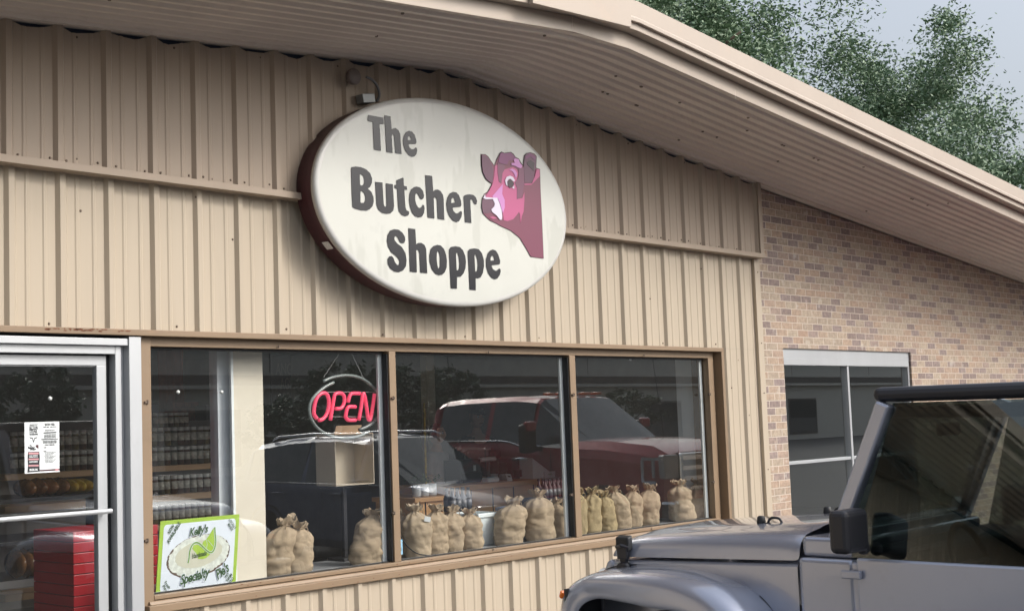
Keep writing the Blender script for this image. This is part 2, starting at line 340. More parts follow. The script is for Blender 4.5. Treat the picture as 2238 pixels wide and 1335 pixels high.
def flat_shape(name, loops, y, m, parent, depth=.0015, T=None):
    """filled outline with holes lying in an x-z plane (or mapped by T), with a little thickness"""
    cu = bpy.data.curves.new(name, 'CURVE'); cu.dimensions = '2D'; cu.fill_mode = 'BOTH'; cu.extrude = depth/2
    for lp in loops:
        sp = cu.splines.new('POLY'); sp.points.add(len(lp)-1)
        for i, (a, b) in enumerate(lp): sp.points[i].co = (a, b, 0, 1)
        sp.use_cyclic_u = True
    tmp = bpy.data.objects.new('tmp', cu); me = bpy.data.meshes.new_from_object(tmp); bpy.data.objects.remove(tmp); bpy.data.curves.remove(cu)
    me.name = name; me.materials.clear(); me.materials.append(M[m] if isinstance(m, str) else m)
    me.transform(T if T is not None else (Matrix.Translation((0, y, 0)) @ Matrix.Rotation(math.pi/2, 4, 'X')))
    o = bpy.data.objects.new(name, me); COL.objects.link(o); o.parent = parent
    return o
def text_mesh(name, s, size, m, parent, T, bold=0, shear=0, extr=.0004, sx=1, fit=None, space=1):
    cu = bpy.data.curves.new(name, 'FONT'); cu.body = s; cu.size = size; cu.align_x = 'CENTER'; cu.align_y = 'CENTER'; cu.offset = bold; cu.shear = shear; cu.extrude = extr; cu.space_character = space; cu.resolution_u = 3
    tmp = bpy.data.objects.new('tmp', cu); COL.objects.link(tmp); bpy.context.view_layer.update()
    me = bpy.data.meshes.new_from_object(tmp); bpy.data.objects.remove(tmp); bpy.data.curves.remove(cu)
    me.materials.clear(); me.materials.append(M[m] if isinstance(m, str) else m); me.name = name
    S = Matrix.Diagonal((sx, 1, 1, 1))
    if fit:
        xs = [v.co.x for v in me.vertices]; ys = [v.co.y for v in me.vertices]
        wd, hg = max(xs)-min(xs), max(ys)-min(ys); S = Matrix.Diagonal((fit[0]/wd, fit[1]/hg, 1, 1)) @ Matrix.Translation((-(max(xs)+min(xs))/2, -(max(ys)+min(ys))/2, 0))
    me.transform(T @ S); o = bpy.data.objects.new(name, me); COL.objects.link(o); o.parent = parent
    return o
XZ = Matrix.Rotation(math.pi/2, 4, 'X')    # text plane -> facing -y

# ------------------------------------------------------------------ setting: ground
g = MB(); n = 40
g.grid([[(-220+440*i/n, -220+440*j/n, 0) for i in range(n+1)] for j in range(n+1)])
asph = mat('asphalt', (.10, .10, .10), .9, var=.25, vscale=.6, bump=.5, bscale=150, grime=.4, gcol=(.03, .03, .03, 1))
structure(g.build('ground', asph)); bpy.data.objects['ground'].name = 'parking_lot_ground'
conc = mat('concrete', (.27, .255, .235), .85, var=.12, vscale=1.5, bump=.25, bscale=90, grime=.3, gcol=(.2, .19, .17, 1))
b = MB()
for k in range(26): b.box(-12+k*1.5+.004, -12+(k+1)*1.5-.004, -1.55, -.045, -.05, .12)
structure(b.build('sidewalk', conc, bevel=.01))
b = MB()
for xx in (-1.2, 1.6, 4.4, 7.6, 10.4, 13.0-.15, 15.7, 18.5): b.box(xx-.05, xx+.05, -6.9, -1.75, .002, .006)
structure(b.build('parking_lines', mat('line paint', (.7, .7, .66), .7, var=.2, vscale=8, grime=.6, gcol=(.12, .12, .12, 1))))

# ------------------------------------------------------------------ the shop building
PKX, PKZ, SL = 6.9, 4.222, .0865
ROOFX0, ROOFX1 = -8.0, 21.0
def zsoff(x): return PKZ - SL*abs(x-PKX)
shop = empty('shop_building', (0, 0, 0), 0, 'cream metal sided shop front with low gable roof and deep overhang', 'building')
GX = 11.17                     # right end of the metal siding
# masonry core with the openings
b = MB()
b.prism([(-8, 2.30), (20.5, 2.30), (20.5, zsoff(20.5)-.01), (PKX, PKZ-.01), (-8, zsoff(-8)-.01)], .03, .20)
b.box(4.36, 10.36, .03, .2, -.05, .745); b.box(10.36, GX-.01, .03, .2, -.05, 2.298); b.box(-8, 3.1, .03, .2, -.05, 2.298)
b.build('wall_core', 'wall_core', shop)

def siding_panel(name, m, x0, x1, z0f, z1f, yb, parent, screws=(), phase=.0, wavytop=False):
    """12 inch rib panel, ribs 32 mm proud with two small stiffeners between"""
    P = .3048; prof = []
    k = math.floor((x0-phase)/P)-1
    while phase+k*P < x1+P:
        c = phase+k*P
        for dx, h in ((-.036, 0), (-.018, .025), (.014, .025), (.034, 0), (.083, 0), (.091, .0045), (.106, .0045), (.114, 0), (.190, 0), (.198, .0045), (.212, .0045), (.220, 0)):
            prof.append((c+dx, h))
        k += 1
    prof = [(x, h) for x, h in prof if x0 < x < x1]
    def hat(x):
        t = (x-phase) % P; t = min(t, P-t); return .025*max(0, min(1, (.035-t)/.018))
    prof = [(x0, hat(x0))]+prof+[(x1, hat(x1))]
    b = MB(); rows = []
    N = 14
    for j in range(N+1):
        row = []
        for x, h in prof:
            z0 = z0f(x); z1 = z1f(x)
            if wavytop:
                t = ((x-phase) % P)/P; z1 -= ((.026+.022*abs(noise.noise((x*5.3, 1.7, 0)))*1.6)*math.sin(math.pi*min(1, max(0, (t-.1)/.8)))**.35+.001) if (h < .02 and .1 < t < .9) else .002
            z = z0+(z1-z0)*j/N
            wob = .0035*noise.noise((x*1.1, z*.9, 3.1))
            row.append((x, yb-h-wob, z))
        rows.append(row)
    b.grid(rows)
    b.cur = 1
    for (sx, sz) in screws:
        h = hat(sx); b.lathe([(.0065, 0), (.006, -.003), (.004, -.005)], 8, (sx, yb-h-.001, sz), 'y')
    o = b.build(name, [m, 'screw'], parent, recalc=False, solid=0)
    # thickness
    q = o.modifiers.new('solid', 'SOLIDIFY'); q.thickness = .0012; q.offset = 1
    return o
PH = at(135, 345, -.10).x        # a rib centre measured on the photo
ledge_z = 3.18
def row_screws(x0, x1, z, P=.3048, ph=PH):
    o = []; k = math.ceil((x0-ph)/P)
    while ph+k*P < x1:
        c = ph+k*P
        for dx in ((-.058, .055) if k % 3 else (-.058, .05, .11)): o.append((c+dx+random.uniform(-.006, .006), z+random.uniform(-.012, .012)))
        k += 1
    return o
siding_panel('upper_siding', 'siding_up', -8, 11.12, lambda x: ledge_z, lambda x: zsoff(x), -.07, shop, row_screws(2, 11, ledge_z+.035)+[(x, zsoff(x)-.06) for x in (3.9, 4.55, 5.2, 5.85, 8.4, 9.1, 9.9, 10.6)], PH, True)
PH2 = PH+.045
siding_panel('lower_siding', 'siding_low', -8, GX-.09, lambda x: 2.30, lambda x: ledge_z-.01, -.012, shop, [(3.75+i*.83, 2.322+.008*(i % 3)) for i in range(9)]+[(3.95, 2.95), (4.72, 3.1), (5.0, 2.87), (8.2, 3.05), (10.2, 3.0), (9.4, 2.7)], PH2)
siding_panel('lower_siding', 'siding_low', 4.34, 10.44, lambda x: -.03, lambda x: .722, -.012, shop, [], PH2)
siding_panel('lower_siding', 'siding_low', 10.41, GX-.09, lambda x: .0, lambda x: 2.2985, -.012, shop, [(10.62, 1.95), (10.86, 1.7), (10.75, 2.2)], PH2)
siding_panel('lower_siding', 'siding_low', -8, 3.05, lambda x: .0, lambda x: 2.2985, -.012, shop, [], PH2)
# gap behind the upper sheet, ledge, corner trims
b = MB(); b.prism([(-8, 3.3), (11.10, 3.3), (11.10, zsoff(11.10)+.0), (PKX, PKZ), (-8, zsoff(-8))], -.050, .028); b.build('shadow_gap', 'gap', shop)
b = MB(); b.prism([(-.118, 3.147), (-.118, 3.188), (-.1135, 3.188), (-.1135, 3.151), (-.012, 3.151), (-.012, 3.147)], -8, 11.16, 'x')
b.build('ledge_trim', 'siding_up', shop, bevel=.0015)
b = MB(); b.box(11.09, 11.155, -.112, -.004, 3.152, zsoff(11.1)-.004); b.build('corner_trim', 'siding_up', shop, bevel=.003)
b = MB(); b.box(GX-.095, GX, -.046, -.002, -.02, 3.145)
b.cur = 1
for z in (3.02, 2.36, 1.9, 1.2): b.lathe([(.008, 0), (.006, -.005)], 8, (GX-.045, -.047, z), 'y')
b.build('corner_trim', ['siding_low', 'screw'], shop, bevel=.004)
# brick part of the facade with its own openings
b = MB()
WX0, WX1, WZ0, WZ1 = 11.60, 14.4, .30, 2.325
b.prism([(GX, WZ1), (20.5, WZ1), (20.5, zsoff(20.5)-.006), (GX, zsoff(GX)-.006)], -.002, .028)
b.box(GX, WX0, -.002, .10, -.05, WZ1); b.box(WX0, WX1, -.002, .10, -.05, WZ0); b.box(WX1, 20.5, -.002, .10, -.05, WZ1)
b.build('brick_wall', 'brick', shop)

# soffit: corrugations parallel to the gable slope
b = MB(); OV = 1.2; prof = []
P = .0965; k = 0; yy = -.04
prof.append((-.035, -.012)); prof.append((-.10, -.012)); prof.append((-.103, .0)); yy = -.125
while yy > -OV+.09:
    prof += [(yy, .0), (yy-.012, -.021), (yy-.040, -.021), (yy-.052, .0)]; yy -= P
prof.append((-OV+.01, .0))
XS = [ROOFX0+(ROOFX1-ROOFX0)*i/70 for i in range(71)]
def pk(y): return PKX-.04+.28*(-y/OV)
rows = []
for (y, h) in prof:
    xs = sorted(XS+[pk(y)]); row = []
    for i in range(72):
        x = ROOFX0+(pk(y)-ROOFX0)*i/36 if i <= 36 else pk(y)+(ROOFX1-pk(y))*(i-36)/35
        t_ = max(0, -y/OV); fz = 4.247 if PKX <= x <= 7.52 else (4.247-SL*(PKX-x) if x < PKX else 4.250-SL*(x-7.52))
        row.append((x, y, (PKZ-SL*abs(x-pk(y)))*(1-t_)+(fz+.004)*t_+h+.004*noise.noise((x*.5, y*.9, 5))))
    rows.append(row)
b.grid(rows); b.cur = 1
for i in range(34):
    x = random.uniform(3.5, 13); y = random.choice([-.35, -.64, -.93, -1.12])
    b.lathe([(.010, 0), (.008, -.006)], 7, (x, y, zsoff(x)-.006), 'z')
b.build('soffit', ['soffit', 'screw'], shop, solid=.002, recalc=False)
# fascia: layered bands that follow the slope
def band(name, m, prof, x0, x1, pts=None, bev=.002):
    """prof: (y, dz) closed section, swept along the gable line"""
    xs = [x0, PKX, 7.52, x1] if (x0 < PKX and x1 > 7.52) else [x0, x1]
    def zz(x): return 4.247 if PKX <= x <= 7.52 else (4.247-SL*(PKX-x) if x < PKX else 4.250-SL*(x-7.52))
    n = len(prof); b = MB(); vs = []
    for x in xs: vs += [(x, y, zz(x)+dz) for y, dz in prof]
    fs = [(i*n+k, i*n+(k+1) % n, (i+1)*n+(k+1) % n, (i+1)*n+k) for i in range(len(xs)-1) for k in range(n)]
    fs += [tuple(range(n)), tuple((len(xs)-1)*n+k for k in range(n))]
    b.add(vs, fs); return b.build(name, m, shop, bevel=bev)
band('fascia', 'fascia', [(-1.195, -.006), (-1.205, -.006), (-1.205, .099), (-1.195, .099)], ROOFX0, ROOFX1)
band('gutter_lip', 'fascia', [(-1.12, .100), (-1.285, .100), (-1.285, .146), (-1.12, .146)], ROOFX0, ROOFX1)
band('roof_edge_trim', 'fascia', [(-1.05, .147), (-1.312, .147), (-1.312, .172), (-1.306, .180), (-1.306, .297), (-1.05, .297)], ROOFX0, ROOFX1)
band('roof_edge_trim', 'fascia', [(-1.290, .092), (-1.322, .092), (-1.322, .300), (-1.290, .300)], 6.35, 7.40)
for x in (6.9, 8.9, 10.95, 13.0, 15.1): b = MB(); b.box(x-.0015, x+.0015, -1.2065, -1.2055, zsoff(x)+.03, zsoff(x)+.118); b.build('fascia_seam', 'soffit', shop)
# roof sheets
rf = mat('roof metal', (.42, .40, .37), .5, .3, var=.1)
b = MB(); b.prism([(ROOFX0, zsoff(ROOFX0)+.31), (PKX, PKZ+.31), (ROOFX1, zsoff(ROOFX1)+.31), (ROOFX1, zsoff(ROOFX1)+.25), (PKX, PKZ+.25), (ROOFX0, zsoff(ROOFX0)+.25)], -1.28, 9); b.build('roof', rf, shop)
# other walls of the block, interior shell
b = MB(); b.box(-8, -7.8, .2, 9, 0, 3.2); b.box(20.3, 20.5, .2, 9, 0, 3.2); b.box(-8, 20.5, 9, 9.2, 0, 3.4); b.build('side_wall', 'wall_core', shop)
b = MB(); b.box(-7.8, 20.3, .2, 9, -.02, .12); b.build('interior_floor', 'int_floor', shop)
b = MB(); b.box(-7.8, 20.3, .2, 9, 2.62, 2.68); b.build('interior_ceiling', 'ceiling', shop)
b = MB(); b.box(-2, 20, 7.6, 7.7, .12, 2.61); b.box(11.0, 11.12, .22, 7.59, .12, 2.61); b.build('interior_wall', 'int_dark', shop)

# ---- main window: trim, frame, panes
win = empty('display_window', (0, 0, 0), 0, None, None); win.parent = shop
b = MB()
b.box(3.1, 10.445, -.058, .03, 2.268, 2.3025)                                  # head flashing
b.box(10.405, 10.445, -.058, .03, .722, 2.2675)                               # right outer trim
b.box(4.34, 10.4045, -.052, .03, .7215, .7640)                               # bottom trim
b.prism([(-.030, .7645), (.03, .7645), (.03, .790), (-.020, .784)], 4.362, 10.404, 'x')
b.build('trim', 'trim', win, bevel=.003)
b = MB()
b.box(4.315, 4.40, -.01, .055, .722, 2.2675)                                  # left jamb
b.box(4.4005, 10.31, .0, .055, 2.213, 2.2675)                                 # head
b.box(10.3105, 10.36, .005, .20, .765, 2.2675); b.box(10.2705, 10.3100, -.002, .055, .815, 2.2125); b.box(10.3605, 10.404, .025, .2, .765, 2.2675)
b.box(4.4005, 10.31, -.012, .055, .790, .8145)
b.build('frame', 'trim', win, bevel=.003)
for (a, c) in ((6.310, 6.372), (8.278, 8.350)):
    b = MB(); b.box(a, c, -.006, .054, .8150, 2.2125); b.build('mullion', 'trim', win, bevel=.003); b = MB(); b.box(a-.011, a-.0005, .006, .0545, .8226, 2.1955); b.build('gasket', 'rubber', win)
b = MB()
for (a, c) in ((4.4005, 6.296), (6.3725, 8.264), (8.3505, 10.270)):
    b.box(a, c, .038, .0545, 2.196, 2.2120); b.box(a, c, .030, .0545, .8155, .8225); b.box(a, a+.006, .040, .0545, .823, 2.1955)
b.build('gasket', 'rubber', win)
for (a, c) in ((4.4005, 6.296), (6.3725, 8.264), (8.3505, 10.270)):
    b = MB(); b.add([(a, .056, .8155), (c, .056, .8155), (c, .056, 2.212), (a, .056, 2.212)], [(0, 1, 2, 3)]); b.build('pane', 'glass', win, recalc=False)
b = MB()
for a, w_ in ((6.268, .040), (8.236, .040), (10.222, .040)):
    b = MB(); b.box(a, a+w_, .0625, .080, .80, 2.60); b.build('inner_post', 'white_trim', win, bevel=.002)
for px_, py_ in ((318, 878), (318, 1180), (857, 869), (858, 1120), (1251, 862), (1247, 1080), (1549, 861), (1557, 1052)):
    p_ = at(px_, py_, -.008); b = MB(); b.obox((p_.x, -.012, p_.z), (.011, 0, .001), (0, .008, 0), (0, 0, .006)); b.obox((p_.x+.010, -.012, p_.z), (.004, 0, 0), (0, .010, 0), (0, 0, .011)); b.build('clip', 'screw', win)
for px_, py_ in ((608, 757), (1066, 769), (1406, 776), (1076, 1200), (1422, 1154), (1541, 1137)):
    p_ = at(px_, py_, -.006); b = MB(); b.lathe([(.008, 0), (.006, -.006)], 7, (p_.x, -.012, p_.z), 'y'); b.build('screw', 'screw', win)
b = MB()
rng = random.Random(3)
for i in range(30):
    x = rng.choice([rng.uniform(3.68, 4.3), rng.uniform(3.7, 4.1)]); z = 2.2905+rng.uniform(-.006, .006); wdt = rng.uniform(.004, .022)
    b.prism([(x-wdt, z), (x-wdt*.3, z+.003), (x+wdt, z+.001), (x+wdt*.4, z-.004), (x-wdt*.6, z-.003)], -.0590, -.0585)
for i in range(26):
    x = rng.uniform(4.9, 7.6); z = rng.choice([rng.uniform(.795, .812), rng.uniform(.726, .755)]); wdt = rng.uniform(.003, .014); y = -.0128 if z > .79 else -.0528
    b.prism([(x-wdt, z), (x, z+.0025), (x+wdt, z), (x, z-.0025)], y-.0006, y)
b.build('rust_patch', 'rust', win)['kind'] = 'stuff'

# ---- entrance door
door = empty('entrance_door', (0, 0, 0)); door.parent = shop
b = MB()
b.box(4.232, 4.312, -.045, .15, -.02, 2.262)                                    # jamb post
b.box(3.1, 4.226, -.040, .12, 2.212, 2.250)
b.box(3.1, 4.162, -.012, .12, 2.165, 2.2115)
b.box(4.163, 4.200, -.012, .12, -.02, 2.2110); b.box(4.2005, 4.2315, .012, .12, -.02, 2.2110)
b.box(3.1, 3.16, -.012, .12, -.02, 2.1645)
b.build('frame', 'alu', door, bevel=.002)
b = MB(); b.box(3.1, 4.315, -.02, .10, 2.2625, 2.2675); b.build('gasket', 'rubber', door)
leaf = MB()
leaf.box(3.165, 4.130, .030, .075, 2.103, 2.157); leaf.box(4.068, 4.130, .030, .075, .13, 2.1025); leaf.box(3.165, 3.23, .030, .075, .13, 2.1025); leaf.box(3.2305, 4.0675, .030, .075, .13, .34)
leaf.prism([(4.0675, 2.1025), (4.0675, 2.096), (3.2305, 2.096), (3.2305, 2.1025)], .040, .070)
lf = leaf.build('door_leaf', 'alu', door, bevel=.002)
b = MB(); b.box(4.131, 4.162, .05, .12, .13, 2.16); b.box(3.165, 4.13, .05, .12, 2.1575, 2.1645); b.build('gasket', 'rubber', lf)
b = MB(); b.add([(3.2305, .052, .34), (4.0675, .052, .34), (4.0675, .052, 2.1025), (3.2305, .052, 2.1025)], [(0, 1, 2, 3)]); b.build('pane', 'glass', lf, recalc=False)
b = MB(); b.tube([(3.20, -.03, 1.305), (4.115, -.03, 1.305)], .0135, 12)
b.tube([(4.10, -.03, 1.305), (4.10, .03, 1.305)], .010, 8); b.tube([(3.2, -.03, 1.305), (3.2, .03, 1.305)], .010, 8); b.build('push_bar', 'alu', door, smooth=False)

# ---- neighbour's storefront glazing in the brick wall
st = empty('storefront_window', (0, 0, 0)); st.parent = shop
b = MB()
b.box(WX0+.001, WX1-.001, .020, .09, 2.235, 2.322); b.box(WX0+.03, WX1-.03, .012, .09, 2.165, 2.2345)
for x in (WX0+.022, 12.95, WX1-.022): b.box(x-.02, x+.02, .022, .088, WZ0+.05, 2.1645)
b.box(WX0+.001, WX1-.001, .018, .09, WZ0, WZ0+.0495)
for a, c in ((WX0+.043, 12.929), (12.971, WX1-.043)): b.box(a, c, .030, .08, 1.215, 1.245)
b.build('frame', 'alu', st, bevel=.002)
b = MB(); b.add([(WX0+.02, .06, WZ0), (WX1-.02, .06, WZ0), (WX1-.02, .06, 2.2), (WX0+.02, .06, 2.2)], [(0, 1, 2, 3)]); b.build('pane', 'glass', st, recalc=False)

# ------------------------------------------------------------------ oval sign
SX, SZ, SA, SB, SY = 6.722, 3.222, 1.262, .706, -.262
sign = empty('oval_sign', (SX, -.08, SZ), 0, 'large white oval lettered sign with red cow head mounted high on the tan siding', 'sign')
def el(a, b_, n=96): return [(a*math.cos(2*math.pi*k/n), b_*math.sin(2*math.pi*k/n)) for k in range(n)]
def sgn(name, bm_, m, **k):
    o = bm_.build(name, m, None, **k); o.data.transform(Matrix.Translation((-SX, .08, -SZ))); o.parent = sign; return o
E_ = el(1, 1)
def ering(specs):   # (scale offset, y)
    vs = []; n = 96
    for off, y in specs: vs += [(SX+(SA+off)*c, y, SZ+(SB+off)*s) for c, s in E_]
    fs = [(i*n+k, i*n+(k+1) % n, (i+1)*n+(k+1) % n, (i+1)*n+k) for i in range(len(specs)-1) for k in range(n)]
    return vs, fs
b = MB(); vs, fs = ering([(-.03, -.075), (-.004, -.078), (-.004, -.222)]); b.add(vs, fs); b.cur = 0
sgn('cabinet', b, 'maroon', smooth=True)
b = MB(); vs, fs = ering([(-.004, -.221), (.004, -.2215), (.005, -.246), (-.002, -.257), (-.016, -.262), (-.03, -.2622)]); b.add(vs, fs)
sgn('rim', b, 'sign_rim', smooth=True)
b = MB(); vs = [(SX+(SA-.029)*c, -.2620, SZ+(SB-.029)*s) for c, s in E_]; b.add(vs, [tuple(range(96))]); sgn('face', b, 'sign_face', recalc=False)
for dx in (-.82, .72): b = MB(); b.box(SX+dx, SX+dx+.1, -.077, -.0705, SZ-.4, SZ+.4); sgn('bracket', b, 'conduit')
def shape_on_sign(name, loops, m, lay=0):
    y = SY-.0030-.0016*lay
    L = [[(p.x-SX, p.z-SZ) for p in (at(a, c, y) for a, c in lp)] for lp in loops]
    return flat_shape(name, L, y+.08, m, sign, .0012)
def crop(ox, oy, s): return lambda L: [(ox+a*s, oy+c*s) for a, c in L]
K1, K2, K3, K4, K5 = crop(760, 230, .08989), crop(750, 350, .10485), crop(900, 370, .10485), crop(830, 490, .11236), crop(960, 500, .11236)
LET = [
 (K1, [(495,235),(870,300),(878,462),(775,455),(808,1110),(640,1080),(610,410),(500,385),(488,360)], None),
 (K1, [(895,240),(1040,268),(1068,585),(1110,560),(1170,552),(1235,610),(1275,700),(1310,1190),(1160,1165),(1130,760),(1105,705),(1085,700),(1070,760),(1092,1158),(945,1140)], None),
 (K1, [(1490,620),(1560,640),(1625,715),(1665,840),(1672,900),(1655,940),(1500,945),(1475,965),(1500,1020),(1545,1065),(1590,1072),(1625,1050),(1655,1018),(1685,1050),(1690,1100),(1670,1190),(1620,1245),(1560,1252),(1480,1210),(1400,1100),(1350,960),(1345,840),(1370,730),(1420,650)], [[(1490,742),(1520,775),(1540,845),(1455,848),(1465,780)]]),
 (K2, [(165,165),(180,140),(260,130),(370,142),(480,190),(560,265),(605,380),(600,470),(560,560),(515,590),(590,660),(630,760),(638,850),(615,950),(560,1020),(490,1050),(370,1042),(250,1010),(195,975),(180,700)], [[(345,300),(375,295),(420,330),(440,400),(435,480),(410,518),(370,525),(352,500)], [(360,640),(395,645),(440,690),(465,770),(460,840),(430,888),(370,888),(360,860)]]),
 (K2, [(668,450),(820,465),(845,900),(860,955),(885,970),(905,940),(890,480),(1035,500),(1062,950),(1045,1050),(980,1110),(900,1118),(820,1100),(730,1030),(695,920)], None),
 (K2, [(1110,415),(1245,360),(1260,375),(1265,530),(1325,545),(1335,615),(1275,610),(1300,980),(1320,1040),(1370,1065),(1378,1110),(1350,1155),(1290,1165),(1220,1140),(1160,1060),(1145,960),(1125,600),(1072,580),(1070,512),(1112,512)], None),
 (K3, [(100,357),(170,375),(230,440),(257,540),(245,600),(205,632),(165,600),(140,540),(120,505),(95,495),(70,540),(70,640),(95,730),(130,790),(165,802),(200,780),(225,735),(255,745),(268,810),(255,910),(210,985),(140,1003),(60,970),(0,890),(-40,770),(-57,640),(-50,520),(-15,420),(40,370)], None),
 (K3, [(280,118),(425,138),(448,455),(490,425),(545,418),(600,450),(650,530),(665,620),(678,1052),(540,1030),(520,640),(500,590),(475,570),(458,610),(472,1025),(330,1000)], None),
 (K3, [(860,465),(930,480),(985,540),(1025,650),(1035,740),(1020,775),(870,795),(848,810),(870,870),(920,915),(960,912),(1000,880),(1030,865),(1048,910),(1035,990),(990,1075),(930,1100),(850,1065),(780,970),(735,850),(718,720),(740,590),(790,500)], [[(850,590),(880,595),(903,680),(890,692),(820,698),(825,630)]]),
 (K3, [(1080,560),(1120,530),(1200,518),(1280,530),(1335,580),(1362,660),(1350,725),(1320,732),(1290,700),(1265,640),(1240,620),(1218,640),(1243,1118),(1108,1100)], None),
 (K4, [(280,92),(370,105),(440,160),(485,230),(497,300),(475,360),(435,370),(390,345),(365,290),(335,235),(305,225),(283,255),(290,310),(340,370),(430,440),(500,560),(523,700),(510,810),(455,895),(370,930),(280,915),(200,850),(155,760),(152,670),(185,620),(230,615),(265,650),(300,740),(340,790),(370,785),(382,740),(370,680),(320,620),(220,540),(160,430),(137,320),(150,210),(200,120)], None),
 (K4, [(557,72),(692,92),(708,385),(750,360),(810,358),(870,400),(903,480),(925,950),(788,938),(770,560),(750,500),(725,490),(710,510),(722,932),(587,920)], None),
 (K4, [(1120,395),(1190,412),(1250,480),(1290,590),(1308,710),(1300,840),(1265,930),(1210,980),(1150,990),(1080,960),(1010,870),(970,730),(965,600),(990,480),(1040,420)], [[(1128,510),(1155,560),(1168,640),(1168,800),(1158,850),(1135,850),(1120,790),(1105,640),(1110,560)]]),
 (K5, [(190,400),(225,350),(310,335),(400,350),(460,410),(505,520),(520,640),(510,760),(475,860),(420,925),(370,932),(345,925),(345,1160),(225,1155),(195,560)], [[(335,455),(355,470),(380,560),(392,680),(385,770),(360,805),(340,800),(325,500)]]),
 (K5, [(555,430),(590,390),(680,375),(770,395),(830,470),(868,600),(870,730),(850,850),(805,940),(750,962),(708,955),(712,1190),(592,1180),(560,560)], [[(690,490),(712,505),(740,600),(750,710),(740,800),(715,832),(700,820),(685,540)]]),
 (K5, [(1040,400),(1100,420),(1150,500),(1185,620),(1180,680),(1150,692),(1030,705),(1018,720),(1045,780),(1100,815),(1135,795),(1165,765),(1190,780),(1195,830),(1175,900),(1130,965),(1080,980),(1010,945),(945,850),(910,720),(910,590),(940,480),(985,420)], [[(1025,517),(1050,530),(1070,600),(1060,612),(998,615),(1000,560)]]),
]
for K, o_, hs_ in LET: shape_on_sign('letter', [K(o_)]+[K(h) for h in (hs_ or [])], 'letter')
C1, C2 = crop(1040, 320, .08989), crop(1040, 420, .11985)
cc = lambda n, r, g_, b_: mat('cow '+n, [v*.88 for v in srgb(r, g_, b_)[:3]], .3)
cm = dict(neck=cc('maroon', 124, 62, 86), pink=cc('pink', 190, 88, 136), violet=cc('violet', 205, 138, 200), purple=cc('purple', 128, 58, 112), white=cc('white', 222, 214, 232), nose=cc('nose', 105, 70, 90), ear=cc('ear', 104, 62, 88), dark=cc('dark', 60, 42, 54), dk=cc('outline', 44, 22, 38), cheek=cc('cheek', 122, 70, 98))
sil = C1([(118,183),(232,188),(303,240),(375,355),(450,460),(505,295),(575,160),(620,122),(690,153),(790,137),(852,130),(915,174),(964,252),(1044,292),(1096,385),(1152,455),(1172,216),(1226,158),(1320,138),(1424,173),(1482,236),(1467,515),(1560,548)])+C2([(1182,0),(1212,600),(1237,1207),(998,1178),(918,1032),(798,833),(638,703),(598,683),(438,613),(398,583),(248,513),(126,392),(103,250),(116,108),(147,48)])+C1([(194,1154),(284,1094),(384,908),(326,876),(236,794),(155,622),(129,450)])
ins = C1([(132,198),(228,202),(295,255),(365,370),(447,478),(518,310),(588,180),(622,142),(690,170),(790,155),(848,148),(903,188),(955,268),(1034,310),(1083,400),(1150,480),(1190,226),(1236,172),(1320,152),(1414,188),(1466,246),(1450,525),(1553,556)])+C2([(1178,0),(1208,600),(1233,1203),(1002,1172),(922,1028),(802,828),(642,697),(602,677),(442,607),(402,577),(254,505),(134,386),(111,250),(124,112),(153,52)])+C1([(206,1166),(296,1106),(398,914),(336,862),(246,782),(168,618),(142,450)])
cow = shape_on_sign('cow_picture', [sil], cm['dk'], 0)
def cow_part(name, loop, key, lay):
    o = shape_on_sign(name, [loop], cm[key], lay); o.parent = cow; return o
cow_part('neck', ins, 'neck', 1)
cow_part('face', C1([(460,480),(560,420),(700,560),(900,500),(1000,560),(1030,650),(1000,780),(955,900),(1000,1020),(995,1275)])+C2([(850,105),(885,0),(885,150),(870,350),(840,430),(815,560),(805,400),(785,355),(740,420),(680,490),(580,525),(510,510),(490,380),(480,200),(420,110),(300,100),(180,90)])+C1([(250,1190),(330,1060),(410,900),(445,700)]), 'pink', 2)
cow_part('forelock', C1([(590,185),(620,150),(700,170),(850,150),(930,230),(985,300),(940,340),(880,330),(800,340),(760,440),(640,420),(540,380)]), 'purple', 3)
cow_part('temple', C1([(530,400),(700,450),(700,560),(650,640),(620,900),(560,860),(530,640)]), 'cheek', 3)
cow_part('forelock', C1([(950,290),(1040,310),(1070,400),(1130,470),(1100,530),(1020,510),(960,470),(860,450),(870,400),(950,400),(920,330)]), 'violet', 4)
cow_part('brow', C1([(810,570),(880,540),(950,570),(1000,650),(990,740),(960,750),(930,660),(880,600)]), 'violet', 4)
cow_part('muzzle', C1([(655,915),(640,1150),(700,1300)])+C2([(525,150),(525,280),(490,380),(440,200),(400,110),(320,98),(300,72)]), 'violet', 3)
cow_part('nose', C2([(120,120),(310,120),(345,200),(335,262),(280,310),(300,365),(200,385),(130,370),(109,250)]), 'nose', 3)
cow_part('muzzle', C2([(165,40),(180,88),(300,98),(390,100),(430,200),(468,320),(480,440),(470,500),(440,500),(380,420),(300,360),(280,310),(330,262),(345,210),(308,122),(180,127),(135,105)]), 'white', 5)
cow_part('mouth', C2([(250,458),(300,440),(390,470),(310,485)]), 'pink', 4)
cow_part('ear', C1([(145,205),(290,260),(395,460),(425,560),(415,880),(330,855),(245,780),(170,615),(150,450)]), 'ear', 3)
cow_part('ear', C1([(1185,230),(1240,175),(1320,158),(1462,240),(1445,560),(1400,820),(1350,890),(1185,880),(1172,600),(1165,470)]), 'ear', 3)
cow_part('ear', C1([(1240,380),(1330,330),(1430,400),(1405,600),(1340,530),(1260,450)]), 'dark', 4)
cow_part('ear', C1([(1200,255),(1320,168),(1455,245),(1435,330),(1330,240),(1220,310)]), 'purple', 4)
cow_part('cheek', C1([(1040,545),(1165,505),(1180,900),(1160,1000),(1140,1180),(1080,1250),(1000,1280),(1000,1000),(950,880),(1035,750)]), 'cheek', 3)
